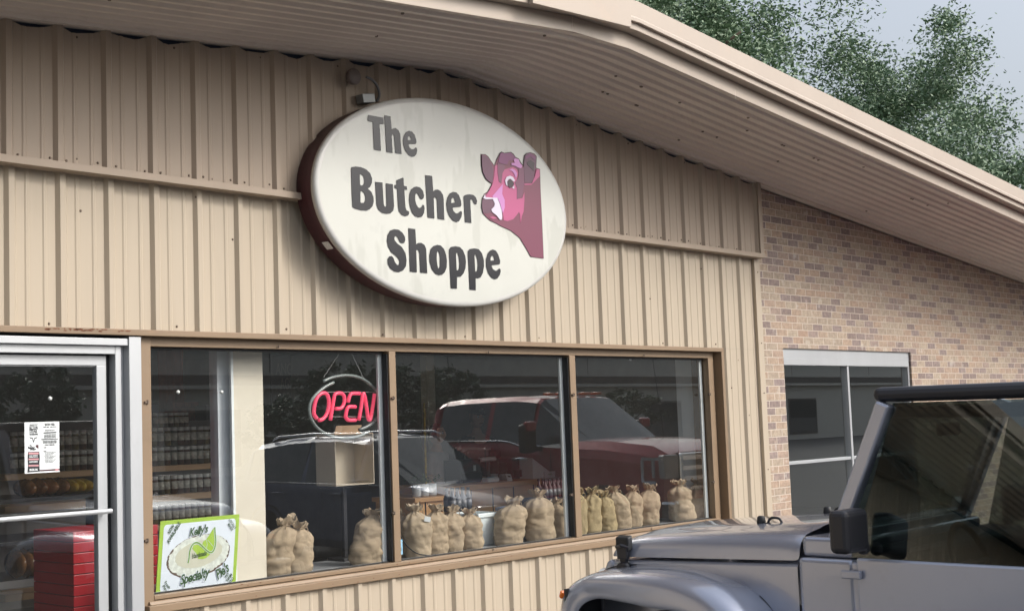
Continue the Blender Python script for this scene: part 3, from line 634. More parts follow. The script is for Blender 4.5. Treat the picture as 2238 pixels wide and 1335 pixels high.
cow_part('neck', C1([(1180,940),(1350,930),(1555,720),(1550,565),(1475,545),(1440,700),(1365,900),(1180,905)]), 'pink', 4)
cow_part('eye', C1([(830,710),(900,740),(950,820),(930,855),(890,830),(850,790),(800,790),(760,850),(770,970),(730,920),(710,820),(750,740)]), 'white', 5)
cow_part('eye', C1([(938,945),(930,1025),(880,1000)]), 'white', 5)
cow_part('eye', C1([(830,780),(900,850),(935,900),(880,990),(830,1005),(780,940),(765,860)]), 'dark', 6)
# sticker on the cabinet side
pa = [at(685, 518, -.19), at(706, 517, -.13), at(709, 535, -.13), at(690, 533, -.19)]
ang = math.pi+.42
def cab(t, y, off=.0005): return (SX+(SA+off)*math.cos(t), y, SZ+(SB+off)*math.sin(t))
b = MB(); rows = [[cab(t, y) for y in (-.195, -.135)] for t in (math.pi+.50, math.pi+.535, math.pi+.57)]; b.grid(rows); sgn('sticker', b, 'sticker', solid=.001)

# floodlight above the sign with flexible conduit
fl = empty('flood_light', (5.95, -.07, 3.99), 0, 'dark swivel flood lamp with curved conduit above the oval sign', 'lamp')
def loc(o, dx, dy, dz, parent): o.data.transform(Matrix.Translation((-dx, -dy, -dz))); o.parent = parent; return o
p1 = at(778, 166, -.17); p2 = at(800, 216, -.12)
b = MB(); b.lathe([(.030, -.10), (.052, -.13), (.055, -.155), (.050, -.165)], 16, (p1.x, 0, p1.z), 'y'); b.lathe([(.022, -.07), (.022, -.10)], 12, (p1.x, 0, p1.z), 'y')
loc(b.build('lamp_head', mat('lamp housing', (.16, .13, .12), .5), smooth=True), 5.95, -.07, 3.99, fl)
b = MB(); b.obox((p2.x, -.115, p2.z), (.055, 0, .010), (0, .035, 0), (-.006, 0, .030)); loc(b.build('junction_box', mat('galvanised box', (.30, .32, .33), .45, .5), bevel=.004), 5.95, -.07, 3.99, fl)
c0 = [at(800, 168, -.14), at(815, 176, -.15), at(826, 192, -.15), at(829, 210, -.14), at(822, 222, -.12)]
b = MB(); b.tube(smooth_path(c0, 5), .009, 8); loc(b.build('conduit', 'conduit', smooth=True), 5.95, -.07, 3.99, fl)

# ------------------------------------------------------------------ OPEN sign in the first pane
def shift(o, v, parent): o.data.transform(Matrix.Translation(-Vector(v))); o.parent = parent; return o
K6 = crop(560, 760, .14985)
OY = .12; oo = at(755, 890, OY)
ne = empty('open_sign', oo, 0, 'unframed tube sign reading OPEN in pink red inside a broken grey ring', 'sign')
def neon(name, pts, r, m, sm=4, y=OY):
    P_ = [at(a, c, y) for a, c in K6(pts)]; b = MB(); b.tube(smooth_path(P_, sm), r, 10); return shift(b.build(name, m, smooth=True), oo, ne)
neon('ring_tube', [(975,485),(1060,445),(1160,415),(1300,398),(1420,408),(1530,440),(1640,510),(1740,610),(1805,720),(1828,840),(1800,960),(1740,1050),(1640,1130),(1500,1192)], .0105, 'neon_off', 3)
neon('ring_tube', [(1130,500),(1030,550),(930,620),(840,710),(790,800),(775,900),(790,1000),(840,1100),(900,1170),(1000,1240),(1120,1290),(1250,1312),(1400,1302),(1530,1270),(1648,1213)], .0105, 'neon_off', 3)
neon('letter', [(885,1025),(845,970),(842,900),(853,820),(882,730),(930,672),(990,652),(1035,680),(1058,760),(1055,850),(1035,940),(990,1015),(945,1045),(912,1050)], .0125, 'neon')
neon('letter', [(1080,1050),(1105,900),(1135,720),(1155,668),(1200,655),(1245,660),(1280,700),(1286,770),(1262,845),(1220,880),(1155,882)], .0125, 'neon', 3)
neon('letter', [(1340,790),(1355,720),(1378,672),(1410,660),(1510,660)], .0125, 'neon', 3)
neon('letter', [(1450,855),(1370,852),(1330,872),(1308,960),(1306,1010),(1338,1045),(1380,1050),(1450,1048)], .0125, 'neon', 3)
neon('letter', [(1495,1050),(1530,860),(1552,680),(1572,672),(1600,800),(1632,1020),(1655,1045),(1672,1010),(1700,850),(1725,665)], .0125, 'neon', 3)
b = MB()
for pl in ([(1275, -20), (980, 430)], [(1345, -20), (1560, 430)]):
    a, c = [at(x, y, OY) for x, y in K6(pl)]
    b.tube([a.lerp(c, i/12)+Vector((.002*(-1)**i, 0, 0)) for i in range(13)], .0022, 5)
shift(b.build('hanging_wire', 'wire'), oo, ne)
b = MB()
for pl in ([(1000, 640), (1700, 640)], [(1000, 1000), (1700, 1000)]):
    a, c = [at(x, y, OY+.02) for x, y in K6(pl)]; b.tube([a, c], .0025, 6)
shift(b.build('support_bar', 'wire'), oo, ne)

# ------------------------------------------------------------------ pie sign leaning in the window
PW, PH_ = .575, .418
pie = empty('pie_sign', (4.795, .105, .796), 0, 'green bordered white placard with a cream pie leaning inside the window', 'placard')
tl = -math.atan2(.05, .42)
PT = Matrix.Rotation(0.03, 4, 'Y') @ Matrix.Rotation(math.pi/2+tl*-1*0, 4, 'X')
def PM(u, v, lay, rot=0):    # u,v from 0..1 of the board (v up) ; placard plane frame
    return Matrix.Translation(((u-.5)*PW+(v-.5)*.040, -.004-.0007*lay-.0*v, v*PH_)) @ Matrix.Rotation(math.pi/2, 4, 'X') @ Matrix.Rotation(rot, 4, 'Z')
def para(u0, v0, u1, v1, rc=.0, n=5):   # rounded rectangle in board coords -> metres
    o = []
    for (cx, cy, a0) in ((u1*PW-rc, v1*PH_-rc, 0), (u0*PW+rc, v1*PH_-rc, 90), (u0*PW+rc, v0*PH_+rc, 180), (u1*PW-rc, v0*PH_+rc, 270)):
        for i in range(n): a = R(a0+90*i/(n-1)); o.append((cx+rc*math.cos(a), cy+rc*math.sin(a)))
    return [(x-PW/2+(y/PH_-.5)*.040, y) for x, y in o]
def psh(name, loops, m, lay): return flat_shape(name, loops, -.0007*lay-.004, m, pie, .0006)
b = MB(); b.prism([p for p in para(0, 0, 1, 1, .003, 2)], -.0035, .002); b.build('board', 'lime', pie)
psh('panel', [para(.045, .035, .955, .945, .022)], 'sign_white', 0)
def oval(cx, cy, a, c, rot, n=60, wob=0, sd=1):
    rg = random.Random(sd); o = []
    for k in range(n):
        t = 2*math.pi*k/n; w_ = 1+wob*rg.uniform(-1, 1); x = a*w_*math.cos(t); y = c*w_*math.sin(t)
        X = x*math.cos(rot)-y*math.sin(rot)+cx*PW; Y = x*math.sin(rot)+y*math.cos(rot)+cy*PH_; o.append((X-PW/2+(Y/PH_-.5)*.04, Y))
    return o
psh('pie_picture', [oval(.50, .47, .228, .122, .10, 90, .012)], 'pie_crust', 1)
psh('pie_picture', [oval(.505, .482, .220, .114, .10, 90, .035, 3)], 'pie_top', 2)
psh('pie_picture', [oval(.50, .50, .170, .076, .10, 70, .02)], 'pie_mid', 3)
K7 = crop(330, 1100, .14985)
def pl(px_list):      # photo outline onto the board
    o = []
    for a, c in K7(px_list):
        p_ = at(a, c, .10); o.append((p_.x-4.795, p_.z-.796))
    return o
def ribbon(pts, wd):
    P_ = [Vector((a, c)) for a, c in pts]; L_, R_ = [], []
    for i, p_ in enumerate(P_):
        d = (P_[min(i+1, len(P_)-1)]-P_[max(i-1, 0)]).normalized(); nn = Vector((-d.y, d.x))*wd/2; L_.append(tuple(p_+nn)); R_.append(tuple(p_-nn))
    return L_+R_[::-1]
psh('lime_picture', [pl([(915,340),(930,460),(935,600),(880,700),(820,690),(760,630),(745,590),(760,545),(800,520),(850,450)])], 'lime', 4)
psh('lime_picture', [pl([(600,650),(620,600),(680,590),(760,650),(860,735),(800,790),(740,805),(680,800),(690,760),(640,700)])], 'lime', 4)
sw = smooth_path([(a, c, 0) for a, c in pl([(535,860),(550,800),(560,700),(590,610),(640,565),(700,575),(770,640),(840,700),(890,700),(925,640),(940,540),(930,430),(925,340)])], 4)
psh('logo_stroke', [ribbon([(p.x, p.y) for p in sw], .0145)], 'sign_white', 5)
psh('logo_stroke', [ribbon([(p.x, p.y) for p in sw], .0095)], 'mid_green', 6)
psh('logo_stroke', [ribbon([(p.x, p.y) for p in smooth_path([(a, c, 0) for a, c in pl([(800,515),(815,580),(805,640)])], 3)], .002)], 'sign_white', 6)
psh('logo_stroke', [ribbon([(p.x, p.y) for p in smooth_path([(a, c, 0) for a, c in pl([(820,520),(870,580),(905,620)])], 3)], .002)], 'sign_white', 6)
def ptext(s, px, py, wd, hg, m, rot=0, sh=0, bold=.0, lay=7):
    a = at(*K7([(px, py)])[0], .10); T = Matrix.Translation((a.x-4.795, -.004-.0007*lay, a.z-.796)) @ Matrix.Rotation(-R(rot), 4, 'Y') @ XZ
    return text_mesh('lettering', s, .1, m, pie, T, bold=bold, shear=sh, fit=(wd, hg))
ptext("Kelly's", 690, 400, .148, .070, 'sign_white', 6, .45, .009, 7); ptext("Kelly's", 690, 400, .142, .064, 'dark_green', 6, .45, .003, 8)
ptext("Handmade", 700, 735, .108, .030, 'dark_green', 6, .3, .0005, 8)
ptext("Specialty", 640, 1065, .228, .082, 'sign_white', 8, .45, .009, 7); ptext("Specialty", 640, 1065, .222, .076, 'dark_green', 8, .45, .003, 8)
ptext("Pie's", 1030, 970, .112, .070, 'sign_white', 28, .4, .009, 7); ptext("Pie's", 1030, 970, .106, .064, 'dark_green', 28, .4, .003, 8)
ptext("NOW", 290, 365, .058, .021, 'dark_green', 50, 0, .002); ptext("AVAILABLE", 328, 418, .142, .022, 'dark_green', 52, 0, .002)
ptext("LOCALLY", 1185, 290, .076, .017, 'dark_green', -52, 0, .001); ptext("MADE", 1155, 335, .050, .016, 'dark_green', -54, 0, .001)
ptext("TRY", 1105, 1040, .040, .017, 'dark_green', 45, 0, .001); ptext("THEM", 1135, 1075, .054, .017, 'dark_green', 45, 0, .001); ptext("ALL!", 1160, 1115, .044, .017, 'dark_green', 45, 0, .001)
ptext("Fresh", 235, 1180, .050, .018, 'dark_green', -52, 0, .001); ptext("Pies", 200, 1225, .040, .017, 'dark_green', -52, 0, .001)

# ------------------------------------------------------------------ flyer taped to the door glass
fo = Vector((3.738, .046, 1.53))
fly = empty('flyer', fo, 0, 'white printed event flyer with dark text taped inside the door glass', 'flyer')
fw_, fh_ = .207, .270
b = MB(); b.box(-fw_/2, fw_/2, -.0006, .0, 0, fh_); b.build('sheet', 'paper', fly)
K8 = crop(50, 900, .11236)
def fpt(px, py): a = at(*K8([(px, py)])[0], .046); return a.x-fo.x, a.z-fo.z
def ftext(s, px, py, wd, hg, m='ink', bold=.002):
    x, z = fpt(px, py); text_mesh('lettering', s, .1, m, fly, Matrix.Translation((x, -.0016, z)) @ XZ, bold=bold, fit=(wd*.95, hg))
def fbox(pxs, m, lay=1):
    p_ = [fpt(*q) for q in pxs]; flat_shape('print_block', [p_], -.0006-.0005*lay, m, fly, .0004)
ftext('PROPRIETOR OF', 208, 243, .05, .006); ftext('SIZZLIN', 205, 302, .052, .019); ftext('STEAK', 205, 370, .050, .019); ftext('SHOWDOWN', 207, 430, .050, .009)
fbox([(120,480),(190,492),(207,560),(225,492),(285,482),(275,500),(235,510),(212,585),(198,585),(180,512),(135,502)], 'ink')
ftext('The', 150, 648, .014, .008); ftext('Butcher', 165, 686, .042, .012, 'ink', .004); ftext('Shoppe', 195, 722, .036, .012, 'ink', .004)
fbox([(245,640),(300,630),(303,705),(275,695),(250,675)], 'maroon')
fbox([(95,770),(315,762),(330,870),(320,1000),(328,1150),(85,1170),(95,1040),(90,900)], 'ink')
for (y0, y1, mm, tx) in ((782, 818, 'pinkink', 'EVENT LOCATION'), (898, 930, 'pinkink', 'CONTACT INFO'), (1022, 1052, 'pinkink', 'PROPRIETOR REP')):
    fbox([(108, y0), (305, y0-3), (305, y1-3), (108, y1)], mm, 2)
ftext('312 WEST', 205, 842, .052, .006, 'paper', .004); ftext('PENSACOLA, FL', 205, 870, .052, .006, 'paper', .004); ftext('DANNY SCHMITZ', 205, 962, .052, .008, 'paper', .004); ftext('850-206-1546', 205, 1115, .050, .012, 'paper', .005)
ftext('ENTRY FEES', 520, 237, .062, .012); ftext('EARLY BIRD', 455, 287, .036, .005); ftext('SIGN UP NOW', 590, 283, .040, .005); ftext('WATCH FOR US AT', 522, 352, .062, .006)
fbox([(400,388),(650,380),(650,403),(400,412)], 'ink'); fbox([(355,520),(685,510),(685,525),(355,540)], 'ink')
for k in range(3): ftext('TEAM NAME ENTRY FORM DATE', 525, 435+28*k, .074, .005, 'ink', .001); ftext('CATEGORY PLACE POINTS AWARD', 520, 555+20*k, .088, .004, 'ink', .001)
ftext('EVENT TIMELINE', 520, 632, .062, .007, 'ink', .001); fbox([(400,680),(455,678),(455,694),(400,696)], 'ink'); fbox([(400,752),(455,750),(455,764),(400,766)], 'ink')
for k in range(9): ftext('time and place of the steak cook off', 530-(k % 3)*12, 775+25*k, (.074, .06, .048)[k % 3], .0045, 'ink', .0006)
fbox([(330,1120),(715,1095),(715,1128),(330,1148)], 'maroon'); fbox([(625,1095),(690,1090),(690,1135),(625,1140)], 'pinkink', 2)

# ------------------------------------------------------------------ things on the display ledge
b = MB(); b.box(4.42, 10.27, .205, .62, .765, .7995); b.box(4.42, 10.27, .062, .2045, .765, .795); structure_o = b.build('display_ledge', 'platform', shop, bevel=.003)
def sack_mesh(h, r, lean, seed, twist=0, squash=.85, parent=None):
    rg = random.Random(seed); b = MB(); n = 36; rows = []
    kn = rg.uniform(.85, .89); ph_ = rg.uniform(0, 6.28); fat = rg.uniform(.9, 1.12)
    prof = [(0, .80), (.02, .93), (.08, 1.0), (.18, 1.03), (.32, 1.02), (.48, 1.0*fat), (.62, 1.02*fat), (.74, .93), (.81, .66), (kn-.015, .36), (kn, .25), (kn+.03, .29), (kn+.07, .50), (1.0, .62)]
    m = 30
    def pr(t):
        for i in range(len(prof)-1):
            if prof[i][0] <= t <= prof[i+1][0]:
                u = (t-prof[i][0])/(prof[i+1][0]-prof[i][0]); u = u*u*(3-2*u); return prof[i][1]+(prof[i+1][1]-prof[i][1])*u
        return prof[-1][1]
    for j in range(m+1):
        t = j/m; row = []
        bend = math.sin(t*2.6+ph_)*.020
        for k in range(n+1):
            a = 2*math.pi*(k % n)/n
            rr_ = r*pr(t)
            pleat = max(0, (t-.5)/.35) if t < kn else 1
            rr_ *= 1+.17*min(1, pleat)*math.sin(a*9+seed)*(.6+.4*math.sin(a*4+1))
            c = Vector((math.cos(a), math.sin(a), t*3.4))
            d = noise.noise(c*1.5+Vector((seed*3.1, 0, 0)))*.10+noise.noise(Vector((math.cos(a)*1.3, math.sin(a)*1.3, t*8+seed)))*.10
            cr_ = abs(noise.noise(Vector((math.cos(a)*1.6, math.sin(a)*1.6, t*5.5+seed*2))))
            rr_ *= 1+d-.13*(1-min(1, cr_*9))*(1 if t < .8 else 0)
            zz = h*t+(.045*noise.noise(Vector((math.cos(a)*2.2, math.sin(a)*2.2, seed)))*(1 if t > kn+.05 else 0))
            row.append((rr_*math.cos(a)+lean*t*t*h+bend, rr_*math.sin(a)*squash, zz))
        rows.append(row)
    b.grid(rows); b.add([rows[0][k] for k in range(n)], [tuple(range(n))[::-1]])
    b.add([(x*.75+rows[-1][0][0]*0, y*.75, z-.004) for x, y, z in rows[-1][:n]], [tuple(range(n))])
    kz = h*kn; kx = lean*kn*kn*h+math.sin(kn*2.6+ph_)*.020
    s = MB(); R_ = r*.29; pts = [Vector((kx+R_*math.cos(a*.314), R_*squash*math.sin(a*.314), kz+.004*math.sin(a))) for a in range(21)]
    s.tube(pts, .0035, 6)
    for sg in (-1, 1):
        s.tube(smooth_path([Vector((kx, -R_*squash, kz)), Vector((kx+sg*.022, -R_-.014, kz+.012)), Vector((kx+sg*.036, -R_-.010, kz-.012)), Vector((kx+sg*.020, -R_-.020, kz-.035))], 4), .0028, 5)
    return b, s
SACKS = [  # px centre, top, bottom, half width px, lean, y, material, label
 (612, 1133, 1253, 33, .12, .23, 'burlap', 'brown burlap sack directly right of the cream panel, left of its pair'),
 (655, 1140, 1251, 30, -.04, .19, 'burlap', 'brown burlap sack with pleated neck, right one of the pair beside the cream panel'),
 (806, 1113, 1230, 36, .10, .17, 'burlap', 'lone plump burlap sack beside the mullion under the OPEN sign'),
 (878, 1110, 1215, 18, -.10, .30, 'burlap3', 'pale burlap sack half hidden by the left mullion in the middle pane'),
 (908, 1102, 1215, 28, -.02, .19, 'burlap3', 'wide pale burlap sack with a white tag, behind the blue label'),
 (952, 1104, 1210, 28, .0, .20, 'burlap', 'burlap sack with deep front fold, second full sack from the blue label'),
 (990, 1106, 1206, 24, .02, .23, 'burlap', 'narrow burlap sack between two fuller ones in the middle pane'),
 (1030, 1110, 1200, 26, -.03, .21, 'burlap', 'squat burlap sack just left of the white plastic bin'),
 (1113, 1088, 1186, 31, .16, .20, 'burlap', 'tall leaning burlap sack just right of the white plastic bin'),
 (1180, 1070, 1178, 32, -.02, .20, 'burlap', 'tallest round topped burlap sack near the right end of the middle pane'),
 (1217, 1090, 1172, 21, .06, .22, 'burlap', 'creased burlap sack against the right mullion of the middle pane'),
 (1268, 1068, 1165, 17, -.05, .20, 'burlap2', 'yellowish burlap sack half hidden behind the mullion of the right pane'),
 (1294, 1066, 1165, 22, -.02, .21, 'burlap2', 'yellowish burlap sack with knotted top, second in the right pane row'),
 (1324, 1072, 1160, 20, -.02, .20, 'burlap2', 'yellow short burlap sack with frayed top in the right pane'),
 (1352, 1062, 1158, 24, -.14, .21, 'burlap', 'burlap sack leaning left in the middle of the right pane row'),
 (1383, 1062, 1153, 22, .0, .23, 'burlap', 'upright burlap sack between two leaning ones in the right pane'),
 (1416, 1058, 1150, 24, .14, .20, 'burlap', 'burlap sack leaning right at the right end of the row of six'),
 (1490, 1048, 1140, 27, -.06, .21, 'burlap', 'large burlap sack standing apart by the white end post, left of two'),
 (1521, 1047, 1134, 21, .04, .22, 'burlap', 'burlap sack touching the white end post, last on the right')]
for i, (px, t_, bt, hw, ln, Y, mm, lab) in enumerate(SACKS):
    c = at(px, (t_+bt)/2, Y); top = at(px, t_, Y); dep = (c-CAM).dot(fw); r = hw/FPX*dep*1.22
    h = top.z-.80
    e = empty('burlap_sack', (c.x, Y, .80), 0, lab, 'sack', 'burlap sacks along the display window')
    b, s = sack_mesh(h, r, ln, i*1.37+.5, squash=.8)
    o = b.build('sack_body', mm, e, smooth=True, sub=1); s.build('drawstring', mm, e, smooth=True)
    if i == 4:
        q = MB(); q.grid([[(-.01+.06*u_, -r*.84-.004-.01*v_, h*.70+.035*v_-.012*u_) for u_ in (0, .5, 1)] for v_ in (0, 1)]); q.build('tag', 'paper', e, solid=.001)
# blue label on the glass and a cable
p_ = at(876, 1196, .05)
lb = empty('window_label', (p_.x, .054, p_.z-.045), 0, 'small pale blue printed label stuck low on the middle pane', 'label')
b = MB(); b.box(-.018, .020, -.0008, 0, 0, .10); b.build('sheet', 'blue_paper', lb); 
text_mesh('lettering', 'OPEN', .1, 'paper', lb, Matrix.Translation((.001, -.0016, .082)) @ XZ, fit=(.028, .008)); text_mesh('lettering', 'VE', .1, 'ink', lb, Matrix.Translation((.001, -.0016, .035)) @ XZ, fit=(.020, .022))
b = MB(); b.tube(smooth_path([at(868, 1148, .075), at(878, 1175, .075), at(893, 1195, .075), at(912, 1208, .075), at(932, 1212, .075), at(950, 1214, .085)], 5), .0045, 7)
tag(b.build('power_cord', 'rubber', smooth=True), 'black cord sagging in front of sacks beside the left mullion', 'cord')
# white bin, blue tub
def tapered_bin(name, m, px0, px1, pt, pb, Y, lab, cat, dep=.28):
    a = at(px0, pt, Y); c = at(px1, pt, Y); h = a.z-.80; wd = (c.x-a.x)
    e = empty(name, ((a.x+c.x)/2, Y, .80), 0, lab, cat)
    b = MB(); n_ = .82
    def rect(s, z, ins=0): x = wd/2*s-ins; d = dep*s; o = dep*(1-s)/2; return [(-x, o+ins, z), (x, o+ins, z), (x, o+d-ins, z), (-x, o+d-ins, z)]
    L = rect(n_, 0)+rect(1, h)+rect(1, h, .010)+rect(n_, .015, .010)
    b.add(L, [(3, 2, 1, 0)]+[(i, (i+1) % 4, 4+(i+1) % 4, 4+i) for i in range(4)]+[(4+i, 4+(i+1) % 4, 8+(i+1) % 4, 8+i) for i in range(4)]+[(8+i, 8+(i+1) % 4, 12+(i+1) % 4, 12+i) for i in range(4)]+[(12, 13, 14, 15)])
    b.build('tub', m, e, bevel=.004)
    q = MB(); x = wd/2+.008; q.box(-x, x, -.010, .004, h-.03, h-.004); q.box(-x, x, dep-.004, dep+.01, h-.03, h-.004); q.box(-x, -x+.012, .0042, dep-.0042, h-.03, h-.004); q.box(x-.012, x, .0042, dep-.0042, h-.03, h-.004); q.build('lip', m, e, bevel=.003)
    return e
tapered_bin('storage_bin', 'bin_white', 1045, 1092, 1122, 1195, .30, 'empty white tapered plastic bin standing between burlap sacks', 'bin')
tapered_bin('storage_tub', 'bin_blue', 1128, 1158, 1108, 1185, .33, 'blue grey tub behind two burlap sacks right of the white bin', 'tub', .2)
# small round white knobs on the glass
for px, py, lab, Y in ((390, 856, 'small white knob on the glass in front of the dark shelf area', .058), (485, 856, 'small white knob on the glass in front of the grey panel', .058), (110, 870, 'small white knob on the door glass above the flyer', .054), (1379, 785, 'small white knob near the top of the right window pane', .058)):
    p_ = at(px, py, Y); b = MB(); b.lathe([(.012, 0), (.010, .003), (.005, .006), (.005, .012), (.007, .014)], 12, (0, 0, 0), 'y'); o = b.build('glass_knob', 'lid', smooth=True); o.location = (p_.x, Y+.001, p_.z); tag(o, lab, 'suction cup', 'white knobs on the windows')

# ------------------------------------------------------------------ interior
e = empty('partition_post', (5.27, .25, .80), 0, 'cream faced interior post with pale grey side behind first pane', 'post')
b = MB(); b.box(-.10, .116, -.03, .22, 0, 1.80); b.build('core', 'panel_grey', e, bevel=.002)
b = MB(); b.box(-.116, .122, -.044, -.0305, .0, 1.80); b.build('front_board', 'panel_cream', e, bevel=.002)
xl = at(476, 900, .27).x-5.27; b = MB(); b.box(xl, -.101, .02, .06, 0, 1.80); b.build('side_board', 'panel_grey', e, bevel=.001)
b = MB(); b.box(-.135, -.1165, -.05, -.03, 0, 1.8); b.build('edge_strip', 'white_trim', e)
e = empty('end_panel', (10.47, .30, .80), 0, 'pale grey white return panel at the right end of the window', 'panel')
b = MB(); b.box(-.08, .10, -.20, .12, 0, 1.80); b.build('board', 'white_trim', e, bevel=.003)
b = MB(); b.box(-.086, -.0805, -.195, -.17, 0, 1.8); b.build('edge_strip', 'panel_grey', e)
# shelf unit with spice jars
SHY = 2.6
su = empty('shelf_unit', (5.87, SHY, .12), 0, 'pale wood shelves full of white lidded spice jars', 'shelf')
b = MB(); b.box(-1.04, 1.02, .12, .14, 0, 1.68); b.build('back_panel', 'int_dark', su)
for z0, z1 in ((1.405, 1.450), (1.172, 1.222), (.945, .993), (.55, .6)):
    b = MB(); b.box(-1.04, 1.02, -.16, .119, z0-.12, z1-.12); b.build('shelf_board', 'shelf', su, bevel=.003)
b = MB(); b.box(1.021, 1.045, -.16, .14, 0, 1.30); b.build('side_panel', 'shelf', su)
def jar_proto(fill, k):
    e = empty('spice_jar', (0, 0, 0))
    b = MB(); b.lathe([(.024, 0), (.0285, .004), (.0285, .105), (.024, .116), (.023, .120)], 14); b.build('jar', fill, e, smooth=True, bevel=0)
    b = MB(); b.lathe([(.0262, .1185), (.027, .121), (.027, .142), (.0255, .145)], 16); b.build('lid', 'lid', e, smooth=False, bevel=.001)
    b = MB(); rows = [[(.0291*math.cos(a), .0291*math.sin(a), z) for a in [math.pi*1.5+(-1.9+3.8*i/12) for i in range(13)]] for z in (.040, .100)]; b.grid(rows); b.build('label', 'jar_label', e, solid=.0005, smooth=True)
    return e
protos = [jar_proto(f, i) for i, f in enumerate(('spice1', 'spice2', 'spice3', 'spice1'))]
used = [False]*4
def put_jar(x, y, z, s, label, grp):
    k = random.randrange(4)
    if not used[k]: o = protos[k]; used[k] = True
    else: o = copy_tree(protos[k])
    o.location = (x, y, z); o.scale = (s*.98, s*.98, s); o.rotation_euler = (0, 0, random.uniform(-.9, .7))
    tag(o, label, 'jar', grp)
rows_ = [(1.752, .78, 'small spice jar with white lid in the topmost short row of the shelves', 6.16, 6.50, 'topmost'),
         (1.605, 1, 'white lidded spice jar stacked in the second row from the top of the shelves', 6.14, 6.86, 'second row'),
         (1.451, 1, 'white lidded spice jar standing on the upper wood board under the stacked row', 6.14, 6.86, 'upper board'),
         (1.223, 1, 'white lidded spice jar standing on the middle wood board', 6.14, 6.86, 'middle board'),
         (.994, 1, 'white lidded spice jar standing on the lowest visible wood board above the placard', 6.14, 6.86, 'lowest board')]
for ri, (z, s, lab, xa, xb, gname) in enumerate(rows_):
    x = xa
    while x < xb:
        put_jar(x, SHY-.11+random.uniform(-.006, .006), z+.0005, s, lab, 'spice jars in the '+gname+' row'); x += .0615*s+random.uniform(0, .004)
for z, lab in ((1.451, 'dim spice jar seen through the door glass on the upper wood board'), (1.605, 'dim spice jar seen through the door glass in the stacked row')):
    x = 4.93
    while x < 5.66: put_jar(x, SHY-.11, z+.0005, 1, lab, 'spice jars behind the door, '+('stacked row' if z > 1.5 else 'board row')); x += .0635
# terracotta hanging cloth behind the shelves
a0, a1 = at(345, 765, 3.1), at(402, 765, 3.1); zb = at(372, 905, 3.1).z
b = MB(); n_ = 24
b.grid([[(a0.x+(a1.x-a0.x)*u/n_, 3.1+.02*math.sin(u*.9)+.01*math.sin(v*.5+u), 2.6+(zb-.1-2.6)*v/12) for u in range(n_+1)] for v in range(13)])
cl = b.build('hanging_cloth', 'terracotta', smooth=True, solid=.004)
tag(cl, 'dim terracotta cloth with a dark maze pattern hanging above the jars', 'cloth')
b = MB(); b.box(a0.x+.02, a1.x-.02, 3.02, 3.05, 1.62, 1.9); 
e = empty('patterned_box', ((a0.x+a1.x)/2, 3.0, 1.62), 0, 'terracotta gift box with dark maze pattern behind the top row of jars', 'box')
b = MB(); wd = (a1.x-a0.x); b.box(-wd/2, wd/2, -.1, .0, 0, .34); b.build('carton', 'terracotta', e, bevel=.003)
b = MB()
for i in range(5):
    for j in range(6):
        x = -wd/2+.03+i*(wd-.05)/5; z = .03+j*.052; b.box(x, x+.035, -.1012, -.1002, z, z+.006); b.box(x+(.0 if (i+j) % 2 else .029), x+(.006 if (i+j) % 2 else .035), -.1012, -.1002, z+.006, z+.040)
b.build('pattern', 'terracotta2', e)
def mbox(name, px0, py0, px1, py1, Y, d, m, lab, cat, bev=.004, extra=None, z0=None):
    a = at(px0, py0, Y); c = at(px1, py1, Y); zb = c.z if z0 is None else z0
    e = empty(name, ((a.x+c.x)/2, Y, zb), 0, lab, cat); b = MB(); wd = (c.x-a.x)/2; b.box(-wd, wd, 0, d, 0, a.z-zb); b.build('case', m, e, bevel=bev)
    if extra: extra(e, wd, a.z-zb)
    return e
def lid_part(m='lid', pr=.004):
    def f(e, wd, h): b = MB(); b.box(-wd-pr, wd+pr, -pr, .12, h-.02, h+.006); b.build('lid', m, e, bevel=.002)
    return f
mbox('dark_carton', 325, 878, 347, 902, 2.75, .2, 'bin_blue', 'dark blue carton at the left end above the jars', 'carton', extra=lid_part('grey_plastic'), z0=1.70)
mbox('dark_carton', 450, 886, 474, 932, 2.75, .2, 'grey_plastic', 'charcoal carton right of the terracotta box above the jars', 'carton', extra=lid_part('black_plastic'), z0=1.70)
# red slatted stand
def slats(px0, px1, pt, Y, lab):
    a = at(px0, pt, Y); c = at(px1, pt-6, Y); e = empty('red_stand', ((a.x+c.x)/2, Y, .12), 0, lab, 'stand'); wd = (c.x-a.x)/2; H = a.z-.12
    n_ = int(H/.062)
    for k in range(n_): b = MB(); b.box(-wd, wd, 0, .45, H-(k+1)*.062+.004, H-k*.062); b.build('slat', 'red', e, bevel=.003)
    b = MB(); b.box(-wd+.01, wd-.01, .01, .44, 0, H-.01); b.build('core', 'maroon', e)
slats(160, 345, 1162, .55, 'bright red slatted stand behind the door and the pie placard')
